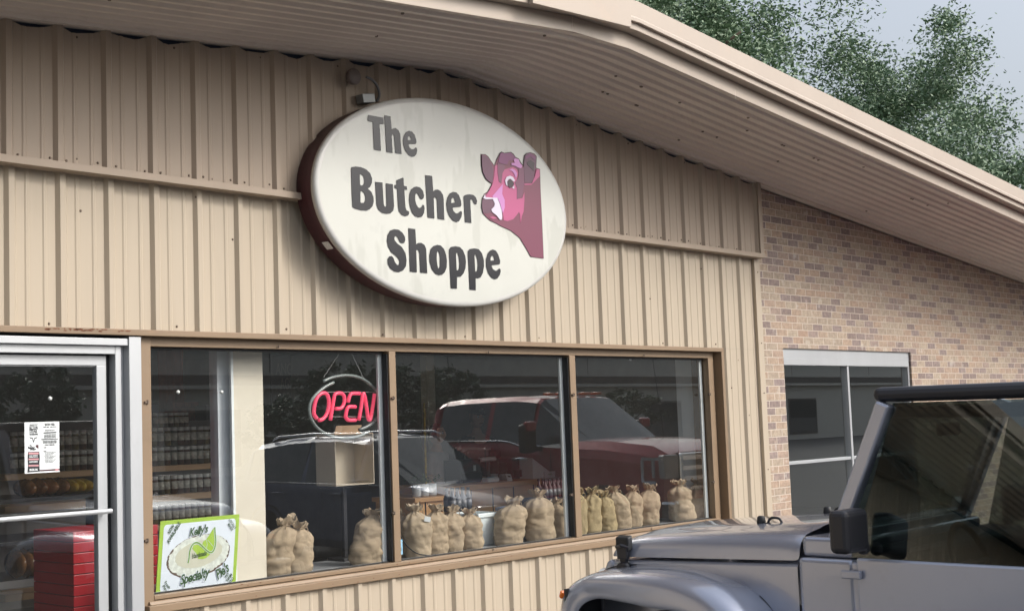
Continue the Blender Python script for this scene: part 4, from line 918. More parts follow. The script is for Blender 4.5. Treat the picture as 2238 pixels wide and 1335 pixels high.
# meat counter seen through the door
Y = 1.5; a = at(20, 1090, Y); c = at(250, 1090, Y)
e = empty('display_rack', ((a.x+c.x)/2, Y, .12), 0, 'black tiered rack of wrapped goods behind the entrance door', 'rack')
wd = (c.x-a.x)/2+.15; H = a.z-.12
for k, z in enumerate((H, H-.27, H-.52, H-.78)):
    if z < 0: break
    b = MB(); b.box(-wd, wd, 0, .6, z-.025, z); b.build('shelf_board', 'black_plastic', e, bevel=.003)
    if k == 2: b = MB(); b.box(-wd, wd, -.02, -.001, z-.04, z+.005); b.build('rail', 'wire', e)
for sx in (-1, 1): b = MB(); b.box(sx*wd-.015, sx*wd+.015, .02, .58, 0, H-.026); b.build('upright', 'black_plastic', e)
def lumps(name, px0, px1, pt, pb, Y, m, lab, cat, n_, seed, zbase):
    rg = random.Random(seed); a = at(px0, pt, Y); c = at(px1, pb, Y); e = empty(name, ((a.x+c.x)/2, Y, zbase), 0, lab, cat); wd = (c.x-a.x)/2; h = a.z-zbase
    for i in range(n_):
        b = MB(); rows = []; cx = -wd+wd*2*(i+.5)/n_; rx = wd/n_*1.1; 
        for j in range(9):
            ph = math.pi*j/8
            rows.append([(cx+rx*math.sin(ph)*math.cos(t*.5236)*(1+.25*noise.noise((t, j*.4, i+seed))), .15+.14*math.sin(ph)*math.sin(t*.5236), h/2-h/2*math.cos(ph)*(1+.3*noise.noise((t*.7, j, i*2+seed)))) for t in range(13)])
        b.grid(rows); b.build('package', m, e, smooth=True)
    return e
sh0 = a.z
lumps('meat_tray', 68, 165, 1048, 1088, Y, 'meat', 'tray of plastic wrapped golden meat packs behind the door bar', 'meat tray', 4, 5, sh0+.001)
lumps('snack_packs', 166, 215, 1048, 1086, Y, 'yellow', 'bright yellow packs stacked right of the wrapped meat', 'packs', 3, 9, sh0+.001)
lumps('sausage_tray', 50, 140, 1205, 1235, Y, 'meat', 'row of brown wrapped goods low behind the entrance door', 'meat tray', 5, 12, sh0-.52+.001)
# open cardboard box held on a black stand behind the neon sign
bx = empty('cardboard_box', (6.37, .42, 1.315), 0, 'open cardboard box on its side behind the OPEN sign', 'box')
W_, H_, D_ = .180, .355, .20; tk = .005
b = MB(); b.box(-W_, W_, D_-tk, D_, 0, H_); b.build('back_panel', 'card_in', bx)
b = MB(); b.box(-W_, W_, 0, D_-tk-.0003, 0, tk); b.build('bottom_panel', 'card_in', bx)
b = MB(); b.box(-W_, W_, 0, D_-tk-.0003, H_-tk, H_); b.build('top_panel', 'card', bx)
for sx in (-1, 1): b = MB(); b.box(sx*W_-tk/2, sx*W_+tk/2, 0, D_, tk+.0003, H_-tk-.0003); b.build('side_panel', 'card_in', bx)
b = MB(); b.obox((-.02, .04, H_+.028), (.12, 0, 0), (0, .002, .0), (0, -.012, .028)); b.build('flap', 'card', bx)
e = empty('black_pedestal', (6.37, .45, .80), 0, 'black pedestal carrying the open cardboard box', 'pedestal')
b = MB(); b.box(-.16, .18, .02, .17, .498, .5145); b.build('top', 'black_plastic', e, bevel=.004); b = MB(); b.box(-.015, .015, .08, .11, .02, .4975); b.build('column', 'black_plastic', e); b = MB(); b.box(-.1, .1, .0, .17, 0, .0195); b.build('base', 'black_plastic', e, bevel=.003)
# counters
def counter(px0, px1, pt0, pt1, Y, lab, d=.7, split=None, th=.05):
    a = at(px0, pt0, Y); c = at(px1, pt1, Y); z = (a.z+c.z)/2
    e = empty('counter', ((a.x+c.x)/2, Y, .12), 0, lab, 'counter'); wd = (c.x-a.x)/2; H = z-.12
    b = MB(); b.box(-wd-.02, wd+.03, -.03, d, H-th, H); b.build('top', 'oak', e, bevel=.004)
    b = MB(); b.box(-wd, wd, 0, d-.03, .08, H-th-.0005); b.build('front_panel', 'oak', e, bevel=.002)
    b = MB(); b.box(-wd+.03, wd-.03, .04, d-.08, 0, .0795); b.build('plinth', 'black_plastic', e)
    if split:
        for s in split: b = MB(); x = -wd+2*wd*s; b.box(x-.006, x+.006, -.004, -.0005, .09, H-th-.001); b.build('door_gap', 'black_plastic', e)
    return e, z
e1, cz = counter(985, 1192, 1062, 1044, 2.2, 'long oak checkout counter behind the burlap sacks', split=(.2, .42, .64, .86))
e2, cz2 = counter(905, 984, 1088, 1080, 1.6, 'short low oak cabinet left of the checkout counter', .5, (.30, .82), .04)
def register(px0, px1, pt, pb, lab):
    def ex(e, wd, h):
        b = MB(); b.box(-wd*.9, wd*.9, -.03, -.001, .02, h*.45); b.build('drawer', 'black_plastic', e, bevel=.003)
        b = MB(); b.box(wd*.25, wd*.5, -.0022, -.0004, h*.5, h*.75); b.build('sticker', 'paper', e)
    mbox('cash_register', px0, pt, px1, pb, 2.45, .3, 'grey_plastic', lab, 'register', .006, ex, cz)
register(1006, 1052, 1005, 1055, 'black cash register on the left part of the oak counter'); register(1118, 1166, 1001, 1046, 'black cash register on the right part of the oak counter')
# tilted white carton
a = at(1180, 1038, 2.35)
e = empty('white_carton', (a.x, 2.3, cz), 0, 'sloping white carton with printed front at the right counter end', 'carton')
b = MB(); b.prism([(-.20, .0), (.12, .0), (.12, .035), (-.20, .21)], -.02, .2); b.build('case', 'white_trim', e, bevel=.002)
b = MB(); b.box(-.04, .13, -.045, -.0205, .0, .062); b.build('front_panel', 'paper', e); text_mesh('lettering', 'Square', .1, 'mid_green', e, Matrix.Translation((.045, -.0465, .035)) @ XZ, fit=(.07, .02))
# clear jars, card, wipes on the counter
for px, py0, lab in ((1079, 1005, 'clear glass tip jar on the counter between registers'), (1098, 1010, 'clear glass tumbler beside the tip jar')):
    p_ = at(px, py0, 2.4); h = p_.z-cz; b = MB(); b.lathe([(.045, 0), (.048, h), (.044, h), (.040, .006)], 18); e = empty('glass_jar', (p_.x, 2.4, cz), 0, lab, 'jar'); b.build('vessel', 'jar_glass', e, smooth=True); b = MB(); b.lathe([(.038, .007), (.038, h*.35)], 14); b.build('contents', 'panel_grey', e)
p_ = at(1114, 1038, 2.25); e = empty('counter_card', (p_.x, 2.25, cz), 0, 'small white card standing tilted on the counter', 'card'); b = MB(); b.obox((0, .01, .035), (.04, 0, -.004), (0, .001, 0), (0, .012, .034)); b.build('sheet', 'paper', e); b = MB(); b.obox((0, .006, .045), (.02, 0, -.002), (0, .0005, 0), (0, .003, .008)); b.build('print', 'grey_plastic', e)
p_ = at(1077, 1045, 2.3); e = empty('wipes_pack', (p_.x, 2.28, cz), 0, 'pale blue soft pack lying on the counter below the tip jar', 'pack'); b = MB(); b.box(-.085, .085, 0, .10, 0, .045); b.build('wrapper', 'bin_white', e, bevel=.018, seg=3); b = MB(); b.box(-.03, .03, .03, .07, .0455, .050); b.build('flap', 'blue_paper', e)
p_ = at(1092, 1000, 2.35); e = empty('paper_roll_holder', (p_.x, 2.5, cz), 0, 'pale horizontal roll holder raised behind the tip jar', 'holder'); b = MB(); b.lathe([(.022, -.13), (.022, .10)], 14, (0, 0, .215), 'x'); b.build('roll', 'lid', e, smooth=False); b = MB(); b.box(-.01, .01, -.01, .01, 0, .19); b.build('stem', 'wire', e)
# potted plants in jars
def plant(px, pt, lab, seed):
    rg = random.Random(seed); p_ = at(px, 1083, 1.68); H = .14; e = empty('potted_plant', (p_.x, 1.72, cz2), 0, lab, 'plant')
    b = MB(); b.lathe([(.036, 0), (.040, .01), (.042, .10), (.037, .10), (.034, .012)], 14); b.build('jar', 'panel_grey', e, smooth=True)
    b = MB()
    for k in range(70):
        a_ = rg.uniform(0, 6.28); q = Vector((rg.gauss(0, .045), rg.gauss(0, .04), .12+abs(rg.gauss(0, .03)))); d = Vector((math.cos(a_), math.sin(a_), rg.uniform(-.2, .6))).normalized()*rg.uniform(.018, .032); s_ = d.cross(Vector((0, 0, 1))).normalized()*.009
        b.add([q-d, q+s_, q+d, q-s_], [(0, 1, 2, 3)])
    b.build('foliage', 'leaf_small', e, recalc=False)
plant(918, 1045, 'leafy plant in a pale jar at the left end of the low cabinet', 1); plant(935, 1045, 'leafy plant in a pale jar in the middle of the low cabinet', 2); plant(952, 1048, 'leafy plant in a pale jar nearest the oak counter', 3)
# sauce bottles
def bottle_rack(px0, px1, pb, Y, n_, nr, lab0, lab, m, z, step):
    pr_ = None
    a = at(px0, pb, Y); c = at(px1, pb, Y)
    for j in range(nr):
        for i in range(n_):
            x = a.x+(c.x-a.x)*(i+.5)/n_
            if pr_ is None:
                pr_ = empty('sauce_bottle', (x, Y, z)); b = MB(); r_ = (c.x-a.x)/n_*.46; b.lathe([(r_*.9, 0), (r_, .005), (r_, .09), (r_*.45, .12), (r_*.4, .145)], 12); b.build('bottle', m, pr_, smooth=True)
                b = MB(); b.lathe([(r_*.5, .1455), (r_*.5, .165)], 10); b.build('cap', 'black_plastic', pr_); b = MB(); b.lathe([(r_*1.02, .02), (r_*1.02, .075)], 12); b.build('label', 'conduit', pr_, smooth=True); o = pr_
            else: o = copy_tree(pr_)
            o.location = (x, Y+j*step, z); tag(o, lab, 'bottle', lab0)
p_ = at(1000, 1107, .62)
bottle_rack(984, 1030, 1107, .62, 4, 2, 'blue black bottles behind the sacks', 'blue black sauce bottle in the small cluster above the sacks by the white bin', 'grey_plastic', p_.z-.02, .06)
e = empty('bottle_stand', (at(1007, 1107, .65).x, .65, .80), 0, 'small black stand raising the blue black bottles', 'stand'); b = MB(); b.box(-.1, .1, -.05, .13, p_.z-.02-.80-.015, p_.z-.02-.80-.0005); b.build('top', 'black_plastic', e); b = MB(); b.box(-.08, .08, -.03, .11, 0, p_.z-.02-.80-.0155); b.build('body', 'oak', e)
z_ = at(1215, 1085, 1.0).z
bottle_rack(1188, 1250, 1085, 1.0, 7, 2, 'dark red bottles near the right mullion', 'dark red sauce bottle in the rack behind the creased sack', 'maroon', z_, .07)
e = empty('bottle_table', (at(1220, 1085, 1.0).x, 1.0, .12), 0, 'narrow black table under the dark red bottles', 'table'); b = MB(); b.box(-.28, .28, -.1, .22, z_-.12-.03, z_-.12-.0005); b.build('tabletop', 'black_plastic', e)
for sx in (-1, 1):
    for sy in (-.08, .2): b = MB(); b.box(sx*.25-.015, sx*.25+.015, sy-.015, sy+.015, 0, z_-.12-.0305); b.build('leg', 'black_plastic', e)
# interior pillar, broom, menu board
a = at(935, 900, 3.0); c = at(953, 900, 3.0); e = empty('interior_pillar', ((a.x+c.x)/2, 3.0, .12), 0, 'slim cream pillar between the two people inside', 'pillar'); wd = (c.x-a.x)/2
b = MB(); b.box(-wd, wd, 0, .09, 0, 2.50); b.build('shaft', 'panel_cream', e, bevel=.004); b = MB(); b.box(-wd-.012, wd+.012, -.012, .102, .9, .93); b.build('collar', 'white_trim', e)
a = at(924, 880, 2.5); e = empty('broom', (a.x, 2.5, .12), 0, 'broom with yellow handle leaning by the low cabinet', 'broom'); b = MB(); b.tube([(0, 0, .2), (.02, 0, a.z-.12)], .012, 8); b.build('handle', 'yellow', e); b = MB(); b.prism([(-.03, .2), (.03, .2), (.14, 0), (-.14, 0)], -.03, .03); b.build('bristles', 'shelf', e)
a = at(592, 772, 6.5); c = at(668, 890, 6.5); e = empty('menu_board', ((a.x+c.x)/2, 6.5, c.z), 0, 'dim dark board lettered AGED and PRIME deep inside the shop', 'board')
b = MB(); wd = (c.x-a.x)/2; b.box(-wd, wd, 0, .03, 0, a.z-c.z); b.build('panel', mat('menu slate', (.06, .07, .08), .8), e)
for s_, f_, hh in (('ANGUS', .72, .15), ('AGED', .45, .15), ('& PRIME', .18, .15)): text_mesh('lettering', s_, .2, mat('menu lettering '+s_, (.16, .16, .15), .8), e, Matrix.Translation((0, -.002, (a.z-c.z)*f_)) @ XZ, fit=(wd*(1.5 if len(s_) > 4 else 1.0), hh), bold=.003)
for (x0, x1), w_ in (((5.5, 6.7), 'above the spice shelves'), ((8.2, 9.4), 'above the checkout counter'), ((11.6, 12.8), 'beyond the brick wall window')):
    e = empty('ceiling_fixture', ((x0+x1)/2, 4.6, 2.6), 0, None, 'ceiling fixture', 'unlit ceiling fixtures inside'); e['label'] = 'unlit long ceiling fixture '+w_
    b = MB(); b.box(-.6, .6, -.1, .1, -.04, .015); b.build('housing', 'white_trim', e, bevel=.01); b = MB(); b.box(-.57, .57, -.08, .08, -.047, -.0405); b.build('diffuser', 'lid', e)

# ------------------------------------------------------------------ people inside
def person(name_loc, rz, H, shirt, trousers, hair, cap, label, female=False, arm_pose=0):
    e = empty('person', name_loc, rz, label, 'person'); s = H/1.78
    def skin(name, verts, edges, m, parent, sub=2):
        me = bpy.data.meshes.new(name); me.from_pydata([Vector(v[:3])*s for v in verts], edges, []); me.materials.append(M[m]); me.update()
        o = bpy.data.objects.new(name, me); COL.objects.link(o); o.parent = parent
        k = o.modifiers.new('skin', 'SKIN'); k.use_smooth_shade = True
        for i, v in enumerate(verts): me.skin_vertices[0].data[i].radius = (v[3]*s, (v[4] if len(v) > 4 else v[3])*s)
        me.skin_vertices[0].data[0].use_root = True
        q = o.modifiers.new('sub', 'SUBSURF'); q.levels = sub; q.render_levels = sub
        for p in me.polygons: p.use_smooth = True
        return o
    sh = .185 if not female else .165
    V = [(0, 0, .98, .13, .09), (0, .005, 1.12, .125, .085), (0, 0, 1.30, .145, .095), (0, .005, 1.42, .12, .075), (0, 0, 1.50, .055), (0, -.01, 1.58, .052)]
    Ed = [(i, i+1) for i in range(5)]
    hands = []
    for sd_ in (-1, 1):
        b0 = len(V); V += [(sd_*sh, 0, 1.41, .058), (sd_*(sh+.05), .01, 1.26, .046), (sd_*(sh+.07), -.02 if not arm_pose else -.04, 1.12, .040), (sd_*(sh+.02), -.16, 1.06, .033), (sd_*(sh-.04), -.27, 1.04, .025), (sd_*(sh-.055), -.31, 1.035, .036, .018)]
        Ed += [(3, b0)]+[(b0+i, b0+i+1) for i in range(5)]; hands.append((V[b0+5], sd_, b0+5))
        b1 = len(V); V += [(sd_*.10, 0, .88, .085), (sd_*.11, -.01, .50, .058), (sd_*.11, .02, .28, .052), (sd_*.11, .03, .08, .038), (sd_*.12, -.10, .035, .035, .028)]
        Ed += [(0, b1)]+[(b1+i, b1+i+1) for i in range(4)]
    for (hx, hy, hz, *_), sd_, hi in hands:
        for q in range(4):
            b0 = len(V); ox = (q-1.5)*.017; L_ = (.030, .036, .034, .026)[q]
            V += [(hx+ox, hy-.035, hz, .0085), (hx+ox, hy-.035-L_, hz-.008, .0080), (hx+ox, hy-.030-L_*1.7, hz-.026, .0070)]; Ed += [(hi, b0), (b0, b0+1), (b0+1, b0+2)]
        b0 = len(V); V += [(hx-sd_*.034, hy-.012, hz-.004, .009), (hx-sd_*.048, hy-.040, hz-.014, .008)]; Ed += [(hi, b0), (b0, b0+1)]
    body = skin('body', V, Ed, 'skin', e)
    T = [(0, .0, .94, .155, .115), (0, .005, 1.12, .145, .105), (0, 0, 1.30, .165, .115), (0, .005, 1.41, .135, .09), (0, 0, 1.475, .072)]
    TE = [(0, 1), (1, 2), (2, 3), (3, 4)]
    for sd_ in (-1, 1):
        b0 = len(T); T += [(sd_*sh, 0, 1.41, .075), (sd_*(sh+.045), .01, 1.28, .068), (sd_*(sh+.058), .0, 1.20, .064)]; TE += [(3, b0), (b0, b0+1), (b0+1, b0+2)]
    skin('shirt', T, TE, shirt, e)
    L = [(0, 0, .97, .150, .11)]; LE = []
    for sd_ in (-1, 1):
        b0 = len(L); L += [(sd_*.10, 0, .86, .105), (sd_*.11, -.01, .50, .078), (sd_*.11, .02, .12, .066)]; LE += [(0, b0), (b0, b0+1), (b0+1, b0+2)]
    skin('trousers', L, LE, trousers, e)
    # head
    hz = 1.665; b = MB(); rows = []
    for j in range(19):
        ph = math.pi*j/18; row = []
        for k in range(25):
            t = 2*math.pi*k/24; x = math.sin(ph)*math.sin(t); y = -math.sin(ph)*math.cos(t); z = math.cos(ph)
            X, Y_, Z = .074*x, .095*y, .118*z
            if z < 0: X *= 1-.28*z*z; Y_ *= 1-.05*z*z
            f = max(0, -y)
            if f > .6:
                Y_ -= .022*math.exp(-((X/.012)**2))*math.exp(-(((Z+.018)/.018)**2))+.010*math.exp(-((X/.010)**2))*math.exp(-(((Z-.008)/.02)**2))
                Y_ -= .006*math.exp(-((Z-.032)/.008)**2); Y_ += .008*math.exp(-((abs(X)-.030)/.013)**2)*math.exp(-((Z-.012)/.010)**2); Y_ -= .007*math.exp(-((Z+.060)/.01)**2)*math.exp(-(X/.02)**2); Y_ -= .008*math.exp(-((Z+.098)/.014)**2)*math.exp(-(X/.022)**2)
            row.append((X*s, (Y_-.012)*s, (Z+hz)*s))
        rows.append(row)
    b.grid(rows); hd = b.build('head', 'skin', e, smooth=True, sub=1)
    for sd_ in (-1, 1):
        b = MB(); b.lathe([(.001, 0), (.013, -.002), (.013, -.005), (.001, -.007)], 10, (sd_*.030*s, -.093*s, (hz+.012)*s), 'y'); b.build('eye', 'paper', hd)
        b = MB(); b.lathe([(.006, 0), (.006, -.002)], 8, (sd_*.030*s, -.0995*s, (hz+.012)*s), 'y'); b.build('iris', 'eye', hd)
        b = MB(); b.obox((sd_*.030*s, -.103*s, (hz+.032)*s), (.016, 0, 0), (0, .004, 0), (0, 0, .003)); b.build('eyebrow', 'hair', hd)
        b = MB(); b.lathe([(.004, 0), (.018, .004), (.020, .010), (.010, .014)], 10, (0, 0, 0), 'x'); o = b.build('ear', 'skin', hd, smooth=True); o.location = (sd_*.072*s-(.007), .0, (hz-.005)*s); o.scale = (1, .7, 1.35)
    b = MB(); b.obox((0, -.100*s, (hz-.060)*s), (.022, 0, 0), (0, .006, 0), (0, 0, .0045)); b.build('mouth', 'lip', hd, bevel=.003)
    b = MB(); rows = []
    for j in range(12):
        ph = math.pi*(.02+.60*j/11); rows.append([((.081*math.sin(ph)*math.sin(t*.2618))*s, ((-.101*math.sin(ph)*math.cos(t*.2618)) if not (math.cos(t*.2618) > .25 and ph > 1.0) else -.06*math.cos(t*.2618))*s-.008*s, (hz+.126*math.cos(ph))*s) for t in range(25)])
    b.grid(rows); b.build('hair', 'hair', e, smooth=True)
    if female:
        b = MB(); b.tube(smooth_path([(0, .10*s, (hz+.05)*s), (0, .15*s, (hz+.02)*s), (.01, .15*s, (hz-.10)*s), (0, .12*s, (hz-.22)*s)], 4), [.03, .034, .034, .034, .034, .033, .032, .031, .030, .026, .022, .014, .006], 8); b.build('ponytail', 'hair', e, smooth=True)
    if cap:
        b = MB(); rows = []
        for j in range(9):
            ph = math.pi*(.01+.44*j/8); rows.append([((.088*math.sin(ph)*math.sin(t*.2618))*s, (-.110*math.sin(ph)*math.cos(t*.2618)-.008)*s, (hz+.035+.100*math.cos(ph))*s) for t in range(25)])
        b.grid(rows); cp = b.build('cap', 'dark_shirt', e, smooth=True)
        b = MB(); n = 12; v0 = [(.080*math.sin(R(-62+124*i/n))*s, (-.104*math.cos(R(-62+124*i/n))-.006)*s, (hz+.050)*s) for i in range(n+1)]; v1 = [(.072*math.sin(R(-62+124*i/n))*s, (-.104*math.cos(R(-62+124*i/n))-.070*math.cos(R(-80+160*i/n))-.006)*s, (hz+.040)*s) for i in range(n+1)]; b.grid([v0, v1]); b.build('cap_peak', 'dark_shirt', cp, solid=.004)
        b = MB(); b.obox((0, -.113*s, (hz+.085)*s), (.022, 0, 0), (0, .002, .0), (0, -.002, .010)); b.build('cap_badge', 'wire', cp)
    return e
p_ = at(1040, 886, 3.15)
man = person((p_.x, 3.15, .12), R(-18), (p_.z-.12)/1.0*.99, 'dark_shirt', 'jeans', 'hair', True, 'man in black cap and black t-shirt standing behind the checkout counter')
b = MB(); b.box(.03, .09, -.128, -.124, 1.29, 1.31); b.build('chest_print', 'wire', man)
p_ = at(955, 925, 2.75)
person((p_.x-.02, 2.75, .12), R(20), (p_.z-.12)*1.0, 'grey_shirt', 'jeans', 'hair', False, 'woman in grey t-shirt beside the slim cream pillar', True)

# ------------------------------------------------------------------ vehicles
def wheel(parent, x, y, r, wd, side):
    b = MB(); b.lathe([(r*.62, -wd/2), (r*.93, -wd/2), (r, -wd*.32), (r, wd*.32), (r*.93, wd/2), (r*.62, wd/2)], 28, (0, 0, 0), 'x'); o = b.build('wheel', 'tyre', parent, smooth=False); o.location = (x, y, r)
    b = MB(); b.lathe([(r*.12, side*wd*.40), (r*.16, side*wd*.48), (r*.20, side*wd*.40), (r*.56, side*wd*.30), (r*.63, side*wd*.46), (r*.63, side*wd*.30), (r*.56, 0)], 28, (0, 0, 0), 'x')
    for k in range(5):
        a = 2*math.pi*k/5; b.obox((side*wd*.42, r*.36*math.cos(a), r*.36*math.sin(a)), (wd*.04, 0, 0), (0, r*.24*math.cos(a), r*.24*math.sin(a)), (0, -r*.07*math.sin(a), r*.07*math.cos(a)))
    b.build('rim', 'rim', o)
def car(name, loc, rz, label, paint, S, wheels, r, glass_rows, extras=None, zc=0):
    """S: stations along +y (rear to front): (y, halfwidth, zbottom, zbelt, ztop, cabin?)"""
    e = empty(name, loc, rz, label, 'pickup' if 'pickup' in name else 'car')
    rows = []; kinds = []
    for (y, hw, zb, zl, zt, cab) in S:
        if cab: top = [(hw*.955-.0, zl), (hw*.955-(zt-zl)*.30, zt-.075), (hw*.955-(zt-zl)*.30-.09, zt-.015), (hw*.30, zt), (0, zt+.005)]
        else: top = [(hw*.955, zl), (hw*.84, zt-.02), (hw*.62, zt-.004), (hw*.30, zt), (0, zt+.004)]
        half = [(hw*.90, zb), (hw*.985, zb+.10), (hw*1.0, zb+(zl-zb)*.45), (hw*.985, zl-.10)]+top
        rows.append([(-x, y, z) for x, z in half]+[(x, y, z) for x, z in half[-2::-1]])
    n = len(rows[0]); body = MB(); gl = MB()
    for i in range(len(S)-1):
        c0, c1 = S[i][5], S[i+1][5]
        for k in range(n-1):
            kk = k if k < 8 else n-2-k
            q = [rows[i][k], rows[i][k+1], rows[i+1][k+1], rows[i+1][k]]
            isg = (kk == 4 and c0 == 2 and c1 in (2, 3)) or (kk in (4, 5, 6, 7) and (c0, c1) in ((0, 4), (4, 0))) or (kk in (5, 6, 7) and (c0 == 5 or c1 == 5))
            (gl if isg else body).add(q, [(0, 1, 2, 3)])
    body.add(rows[0], [tuple(range(n))]); body.add(rows[-1], [tuple(range(n))[::-1]])
    o = body.build('body', paint, e); me = o.data
    bm_ = bmesh.new(); bm_.from_mesh(me); bmesh.ops.remove_doubles(bm_, verts=bm_.verts, dist=.0005); bm_.to_mesh(me); bm_.free()
    for p in me.polygons: p.use_smooth = True
    q = o.modifiers.new('bevel', 'BEVEL'); q.width = .03; q.segments = 3; q.limit_method = 'ANGLE'; q.angle_limit = R(28)
    q = o.modifiers.new('wn', 'WEIGHTED_NORMAL')
    g = gl.build('window', 'car_glass', e, recalc=False, solid=.004)
    hwm = max(s_[1] for s_ in S)
    for (wy) in wheels:
        for sd_ in (-1, 1):
            b = MB(); b.lathe([(r*1.16, sd_*(hwm-.30)), (r*1.16, sd_*(hwm+.004)), (r*1.08, sd_*(hwm+.006)), (r*1.04, sd_*(hwm-.05))], 26, (0, wy, r*1.02), 'x'); b.build('wheel_arch', 'black_plastic', e)
            wheel(e, sd_*(hwm-.115), wy, r, .25, sd_)
    if extras: extras(e, rows, hwm)
    return e
def tubepart(e, name, m, pts, r, n=6): b = MB(); b.tube(pts, r, n); return b.build(name, m, e, smooth=True)
def mirror(e, x, y, z, w_, h_, m, sd_):
    b = MB(); b.box(x-w_/2, x+w_/2, y-.06, y+.07, z-h_/2, z+h_/2); b.box(x-sd_*w_/2-sd_*.10 if sd_ > 0 else x+w_/2, x-w_/2 if sd_ > 0 else x+w_/2+.10, y-.02, y+.03, z-.05, z-.01); b.build('mirror', m, e, bevel=.03, seg=3)

# dark blue crossover (nose towards the shop), seen in the first pane's reflection
def sx(e, rows, hw):
    for sd_ in (-1, 1):
        mirror(e, sd_*(hw+.13), 1.45-.95, 1.0, .20, .15, 'paint_navy', sd_)
        for y in (-.05, -1.15): tubepart(e, 'door_handle', 'paint_navy', [(sd_*(hw+.012), y-.1, .88), (sd_*(hw+.022), y, .885), (sd_*(hw+.012), y+.1, .88)], .014)
        for y in (.72, -.33, -1.38): b = MB(); b.box(sd_*hw*.99-.004, sd_*hw*.99+.004, y-.004, y+.004, .42, .90); b.build('door_gap', 'rubber', e)
        b = MB(); b.box(sd_*.62-.17, sd_*.62+.17, 2.10, 2.20, .68, .78); b.build('headlight', 'lamp_glass', e, bevel=.03)
        tubepart(e, 'window_trim', 'chrome', [(sd_*(hw*.955+.006), y, .985+.01*k) for k, y in enumerate((1.05, .3, -.6, -1.6))], .008)
        tubepart(e, 'roof_rail', 'chrome', [(sd_*(hw*.66), y, 1.60+z) for y, z in ((.35, -.05), (.2, 0), (-.8, .01), (-1.5, -.02), (-1.6, -.06))], .014)
    b = MB(); b.box(-.48, .48, 2.20, 2.245, .48, .70); b.build('grille', 'black_plastic', e, bevel=.02)
SUV = [(-2.35, .70, .40, .80, .86, 0), (-2.28, .84, .30, .95, 1.02, 0), (-2.20, .86, .28, 1.02, 1.08, 0), (-1.90, .88, .24, 1.03, 1.42, 4), (-1.86, .88, .24, 1.03, 1.46, 1), (-1.80, .88, .24, 1.02, 1.49, 2), (-1.15, .89, .23, 1.01, 1.565, 2), (-.75, .89, .23, 1.0, 1.585, 3), (-.70, .89, .23, 1.0, 1.585, 2), (-.2, .89, .23, .99, 1.585, 2), (.25, .89, .23, .98, 1.55, 3), (.32, .89, .23, .98, 1.53, 1), (1.10, .89, .24, .97, 1.01, 0), (1.5, .88, .24, .93, .985, 0), (1.95, .85, .24, .84, .90, 0), (2.15, .76, .30, .74, .80, 0), (2.22, .66, .34, .66, .70, 0)]
SUV = [(y, hw, zb, zl, zt, c) for (y, hw, zb, zl, zt, c) in SUV]
def fixws(S):   # windshield stations: last cabin station to first hood station becomes glass
    return S
car('parked_car', (11.9, -5.55, 0), R(0), 'dark blue crossover parked nose-in, mirrored in the left window panes', 'paint_navy', [(a, b_, c, d, e_, (4 if i == 11 else f)) for i, (a, b_, c, d, e_, f) in enumerate(SUV)], (1.42, -1.38), .34, None, sx)
# red pickup
def tx(e, rows, hw):
    for sd_ in (-1, 1):
        x = sd_*(hw+.22); b = MB(); b.box(x-.12, x+.12, .98, 1.12, 1.30, 1.66); b.build('mirror', 'black_plastic', e, bevel=.05, seg=3)
        b = MB(); b.box(x-.10, x+.10, 1.06, 1.135, 1.56, 1.69); b.build('mirror_cap', 'paint_red', e, bevel=.03)
        b = MB(); b.box(x-.09, x+.03, .965, .979, 1.42, 1.46); b.build('mirror_light', 'lamp_glass', e)
        b = MB(); b.box(min(sd_*hw*.95, x), max(sd_*hw*.95, x), 1.02, 1.08, 1.32, 1.37); b.build('mirror_arm', 'black_plastic', e)
        tubepart(e, 'window_trim', 'chrome', [(sd_*(hw*.957+.008), y, z) for y, z in ((-.75, 1.45), (.40, 1.448), (.55, 1.43), (.70, 1.385), (1.05, 1.375))], .013)
        for y in (.02, .95): tubepart(e, 'door_handle', 'chrome', [(sd_*(hw+.015), y-.32, 1.22), (sd_*(hw+.028), y-.2, 1.225), (sd_*(hw+.015), y-.08, 1.22)], .022)
        for y in (1.22, .155, -.78): b = MB(); b.box(sd_*hw*.992-.004, sd_*hw*.992+.004, y-.004, y+.004, .60, 1.34); b.build('door_gap', 'rubber', e)
        b = MB(); b.box(sd_*.78-.15, sd_*.78+.15, 2.74, 2.83, .98, 1.26); b.build('headlight', 'lamp_glass', e, bevel=.02)
        b = MB(); X_ = sd_*(hw-.012)
        for (y0, y1, z0, z1) in ((2.56, 2.84, 1.20, 1.235), (2.55, 2.59, .95, 1.199), (2.70, 2.73, 1.0, 1.199), (2.59, 2.75, .93, .965)): b.box(X_-.012, X_+.012, y0, y1, z0, z1)
        b.build('headlight_trim', 'chrome', e)
    b = MB(); b.box(-.62, .62, 2.78, 2.86, .82, 1.27); b.build('grille', 'chrome', e, bevel=.03)
    for k in range(3): b = MB(); b.box(-.58, .58, 2.862, 2.872, .88+k*.12, .95+k*.12); b.build('grille_slot', 'black_plastic', e)
    b = MB(); b.box(-.95, .95, 2.76, 2.99, .48, .74); b.build('bumper', 'chrome', e, bevel=.04)
    for x in (-.5, -.25, 0, .25, .5): b = MB(); b.box(x-.05, x+.05, .78, .90, 2.01, 2.045); b.build('roof_marker', 'amber' if x else 'lamp_glass', e, bevel=.012)
    tubepart(e, 'antenna', 'black_plastic', [(.70, 1.75, 1.42), (.70, 1.62, 2.55)], .005)
